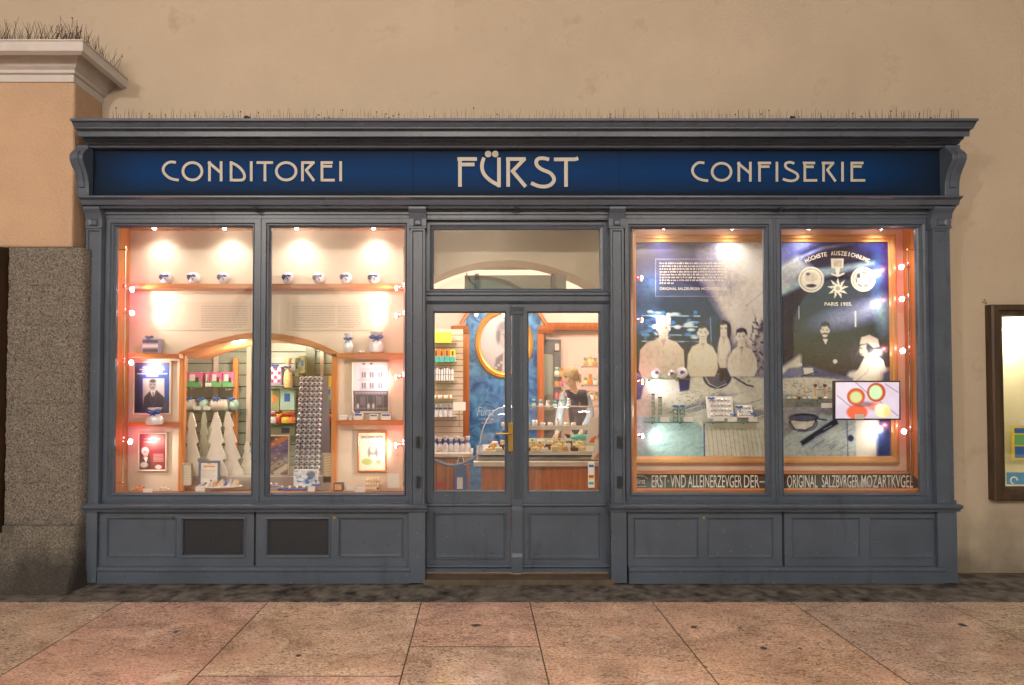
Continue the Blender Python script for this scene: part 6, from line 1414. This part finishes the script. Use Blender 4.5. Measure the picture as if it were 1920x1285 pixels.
x0, x1 = P(1480, 745, YG)[0], P(1558, 745, YG)[0]
for i in range(8): x = x0+(x1-x0)*(i+.3)/8; tag(MB().ball((x, YG+.03, zd_+.012), .014, 9, 6, 1.3, 1, .85).build('praline', [M['foil'], M['cake'], M['choc'], M['silver']][i % 4], smooth=True), '%s praline %s on the lollipop shelf' % (['white', 'golden', 'dark', 'silver'][i % 4], 'in the left half' if i < 4 else 'in the right half'), 'praline', 'loose pralines on the lollipop shelf')
# screen with truffles
xs0, zs0, xs1, zs1 = rect(1564, 714, 1689, 788, .22)
sc = thing('screen', 'black framed screen showing halved nougat truffles hung before the photo mural', 'screen', ((xs0+xs1)/2, .22, zs0))
MB().box(xs0, xs1, .222, .25, zs0, zs1).build('housing', M['black'], sc, bevel=.003)
c = Canvas(1567, 717, 1686, 785, 2, (196, 186, 206))
c.grain(14, .08, 2); c.poly([(1567, 717), (1600, 717), (1630, 745), (1567, 760)], (208, 200, 214), 10, .7)
for a, b in (((1570, 742), (1610, 775)), ((1604, 717), (1640, 750)), ((1640, 745), (1684, 780)), ((1660, 720), (1684, 736))): c.line([a, b], 1.8, (120, 96, 120), .75)
c.ell(1607, 773, 20, 14, (206, 96, 62), 3); c.ell(1640, 762, 16, 8, (214, 110, 80), 5, .8); c.ell(1618, 758, 18, 5, (96, 50, 60), 4, .7)
c.ell(1605, 744, 17, 16, (178, 78, 40), 2); c.ell(1605, 745, 11, 10.5, (180, 226, 170), 3.5); c.ell(1605, 745, 13.5, 13, (206, 120, 70), 2, .35)
c.ell(1643, 736, 17.5, 18, (170, 66, 36), 2); c.ell(1642, 736, 12, 13, (182, 232, 176), 3.5); c.ell(1655, 770, 14, 13, (214, 224, 170), 4); c.ell(1664, 774, 7, 10, (220, 190, 90), 5, .6); c.ell(1648, 765, 8, 7, (235, 240, 220), 4, .6)
SCM = vmat('screen_picture', .2); b_ = SCM.node_tree.nodes["Principled BSDF"]; SCM.node_tree.links.new([n_ for n_ in SCM.node_tree.nodes if n_.bl_idname == 'ShaderNodeVertexColor'][0].outputs[0], b_.inputs["Emission Color"]); b_.inputs["Emission Strength"].default_value = .55
c.build('display', .2195, SCM, sc, thick=.002); MB().tube([((xs0+xs1)/2, .25, (zs0+zs1)/2), ((xs0+xs1)/2, .41, (zs0+zs1)/2)], .012, 8).build('mount', M['iron'], sc)

# ============================================================ door graphics
x0, z0, x1, z1 = rect(1103, 866, 1115, 915, YD+.018)
st = thing('door_sticker', 'narrow strip of payment card stickers inside the right door glass', 'sticker', ((x0+x1)/2, YD+.03, z0))
MB().box(x0, x1, YD+.0275, YD+.029, z0, z1).build('strip', M['white'], st)
for i, (m_, a, b) in enumerate(((M['midblue'], .12, .22), (M['red'], .52, .62), (M['yellow'], .62, .68), (M['teal'], .78, .88))): MB().box(x0+.006, x1-.006, YD+.0262, YD+.0272, z1-(z1-z0)*b, z1-(z1-z0)*a).build('mark', m_, st)
FR = mat('frosted_print', (.45, .52, .62), .5); yg_ = YD+.0205
dg_ = thing('door_logo', 'frosted oval shop emblem with script lettering on the left door glass', 'emblem', P(912, 790, yg_))
text('Fürst', 896, 763, 927, 780, yg_, None, .0, .25).build('script', FR, dg_); text('CONDITOREI', 898, 784, 926, 788, yg_).build('words', FR, dg_); text('SALZBURG', 902, 791, 922, 795, yg_).build('words', FR, dg_)
MB().tube([P(912+22*math.cos(a_), 777+20*math.sin(a_), yg_+.001) for a_ in [math.pi*(1.1+.8*i/12) for i in range(13)]], .0012, 4).build('arc', FR, dg_)

# ============================================================ NEIGHBOUR DISPLAY CASE at the right edge
o_ = rect(1857, 572, 2160, 938, .26); i_ = rect(1884, 594, 2133, 914, .26)
nc = thing('display_case', 'dark brown wooden display case lit from inside at the right edge of the wall', 'display case', ((o_[0]+o_[2])/2, .3, o_[1]))
MB().ring(o_, i_, [(0, YW+.02), (0, .235), (.12, .225), (.45, .225), (.55, .245), (.85, .25), (1, .27), (1, .33)]).build('frame', M['wood_dark'], nc)
MB().box(i_[0], i_[2], .285, .289, i_[1], i_[3]).build('glass_pane', M['glass'], nc)
CR = mat('case_cream', (.66, .60, .40), .6, var=.08, vs=4)
mb = MB().box(i_[0]-.01, i_[2]+.01, .62, .65, i_[1]-.1, i_[3]+.1).box(i_[0]-.03, i_[0]-.001, .34, .62, i_[1]-.1, i_[3]+.1).box(i_[2]+.001, i_[2]+.03, .34, .62, i_[1]-.1, i_[3]+.1).box(i_[0], i_[2], .34, .62, i_[1]-.03, i_[1]-.001).box(i_[0], i_[2], .34, .62, i_[3]+.02, i_[3]+.04)
mb.build('case_lining', CR, nc)
xa_, za_ = i_[0]+.02, P(1900, 617, .5)[2]
MB().tube([(xa_, .5, za_), (i_[2]-.05, .5, za_)], .018, 10).build('lamp_tube', mat('tube_glow', (1, 1, 1), .5, emit=(1, .95, .80), es=6), nc)
point(((i_[0]+i_[2])/2-.25, .47, za_-.06), 8, (1, .93, .76), .05)
x0, z0, x1, z1 = rect(1897, 800, 1950, 862, .5); t = thing('brochure', 'yellow brochure with small coloured pictures in the brown display case', 'brochure', ((x0+x1)/2, .5, z0))
MB().box(x0, x1, .5, .505, z0, z1).build('cover', M['yellow'], t)
for a, b, c_, d_, m_ in ((.1, .05, .5, .2, 'midblue'), (.1, .25, .45, .55, 'green'), (.5, .25, .9, .55, 'orange'), (.1, .6, .45, .95, 'midblue'), (.5, .6, .9, .95, 'bread')): MB().box(x0+(x1-x0)*a, x0+(x1-x0)*c_, .497, .4995, z1-(z1-z0)*d_, z1-(z1-z0)*b).build('picture', M[m_], t)
x0, z0, x1, z1 = rect(1888, 886, 1945, 916, .42); t = thing('brochure', 'blue leaflet with a white swirl lying at the foot of the brown display case', 'brochure', ((x0+x1)/2, .42, z0))
MB().box(x0, x1, .42, .425, z0, z1).build('cover', mat('cyan_card', (.03, .28, .60), .4), t); MB().tube([(x0+.06+.03*math.cos(a_), .418, (z0+z1)/2+.03*math.sin(a_)) for a_ in [i*.5 for i in range(10)]], .006, 5).build('swirl', M['white'], t)
tag(MB().box(*[P(1899, 0, .5)[0], P(1916, 0, .5)[0]], .498, .502, P(0, 798, .5)[2], P(0, 788, .5)[2]).build('paper_label', M['white']), 'small white paper label above the yellow brochure', 'label')
rg = random.Random(31)
for i, (px, py, r_) in enumerate(((1388, 1178, .016), (1432, 1216, .022), (1300, 1176, .020), (560, 1230, .018), (1500, 1217, .015), (1806, 1173, .03), (330, 1186, .02))):
    q_ = PF(px, py); n_ = 9
    tag(MB().add([(q_[0]+r_*rg.uniform(.7, 1.2)*math.cos(k*6.283/n_), q_[1]+r_*rg.uniform(.7, 1.2)*math.sin(k*6.283/n_), .0035) for k in range(n_)], [tuple(range(n_))]).build('gum_spot', M['print']), 'dark trodden gum spot on the paving, ' + ['below the left part of the right window', 'a step out from the right window', 'nearest the right door pilaster', 'out from the left window divider', 'small one out from the right window divider', 'large one at the far right', 'out from the left window'][i], 'stain', 'gum spots on the paving')
# fallen leaf on the paving
c_ = PF(893, 1174); tag(MB().add([(c_[0]-.045, c_[1], .006), (c_[0]-.01, c_[1]-.02, .010), (c_[0]+.045, c_[1]-.005, .012), (c_[0]+.005, c_[1]+.03, .004)], [(0, 1, 2, 3)]).build('fallen_leaf', mat('leaf_brown', (.10, .06, .03), .7)), 'small brown leaf lying on the paving in front of the left door leaf', 'leaf')
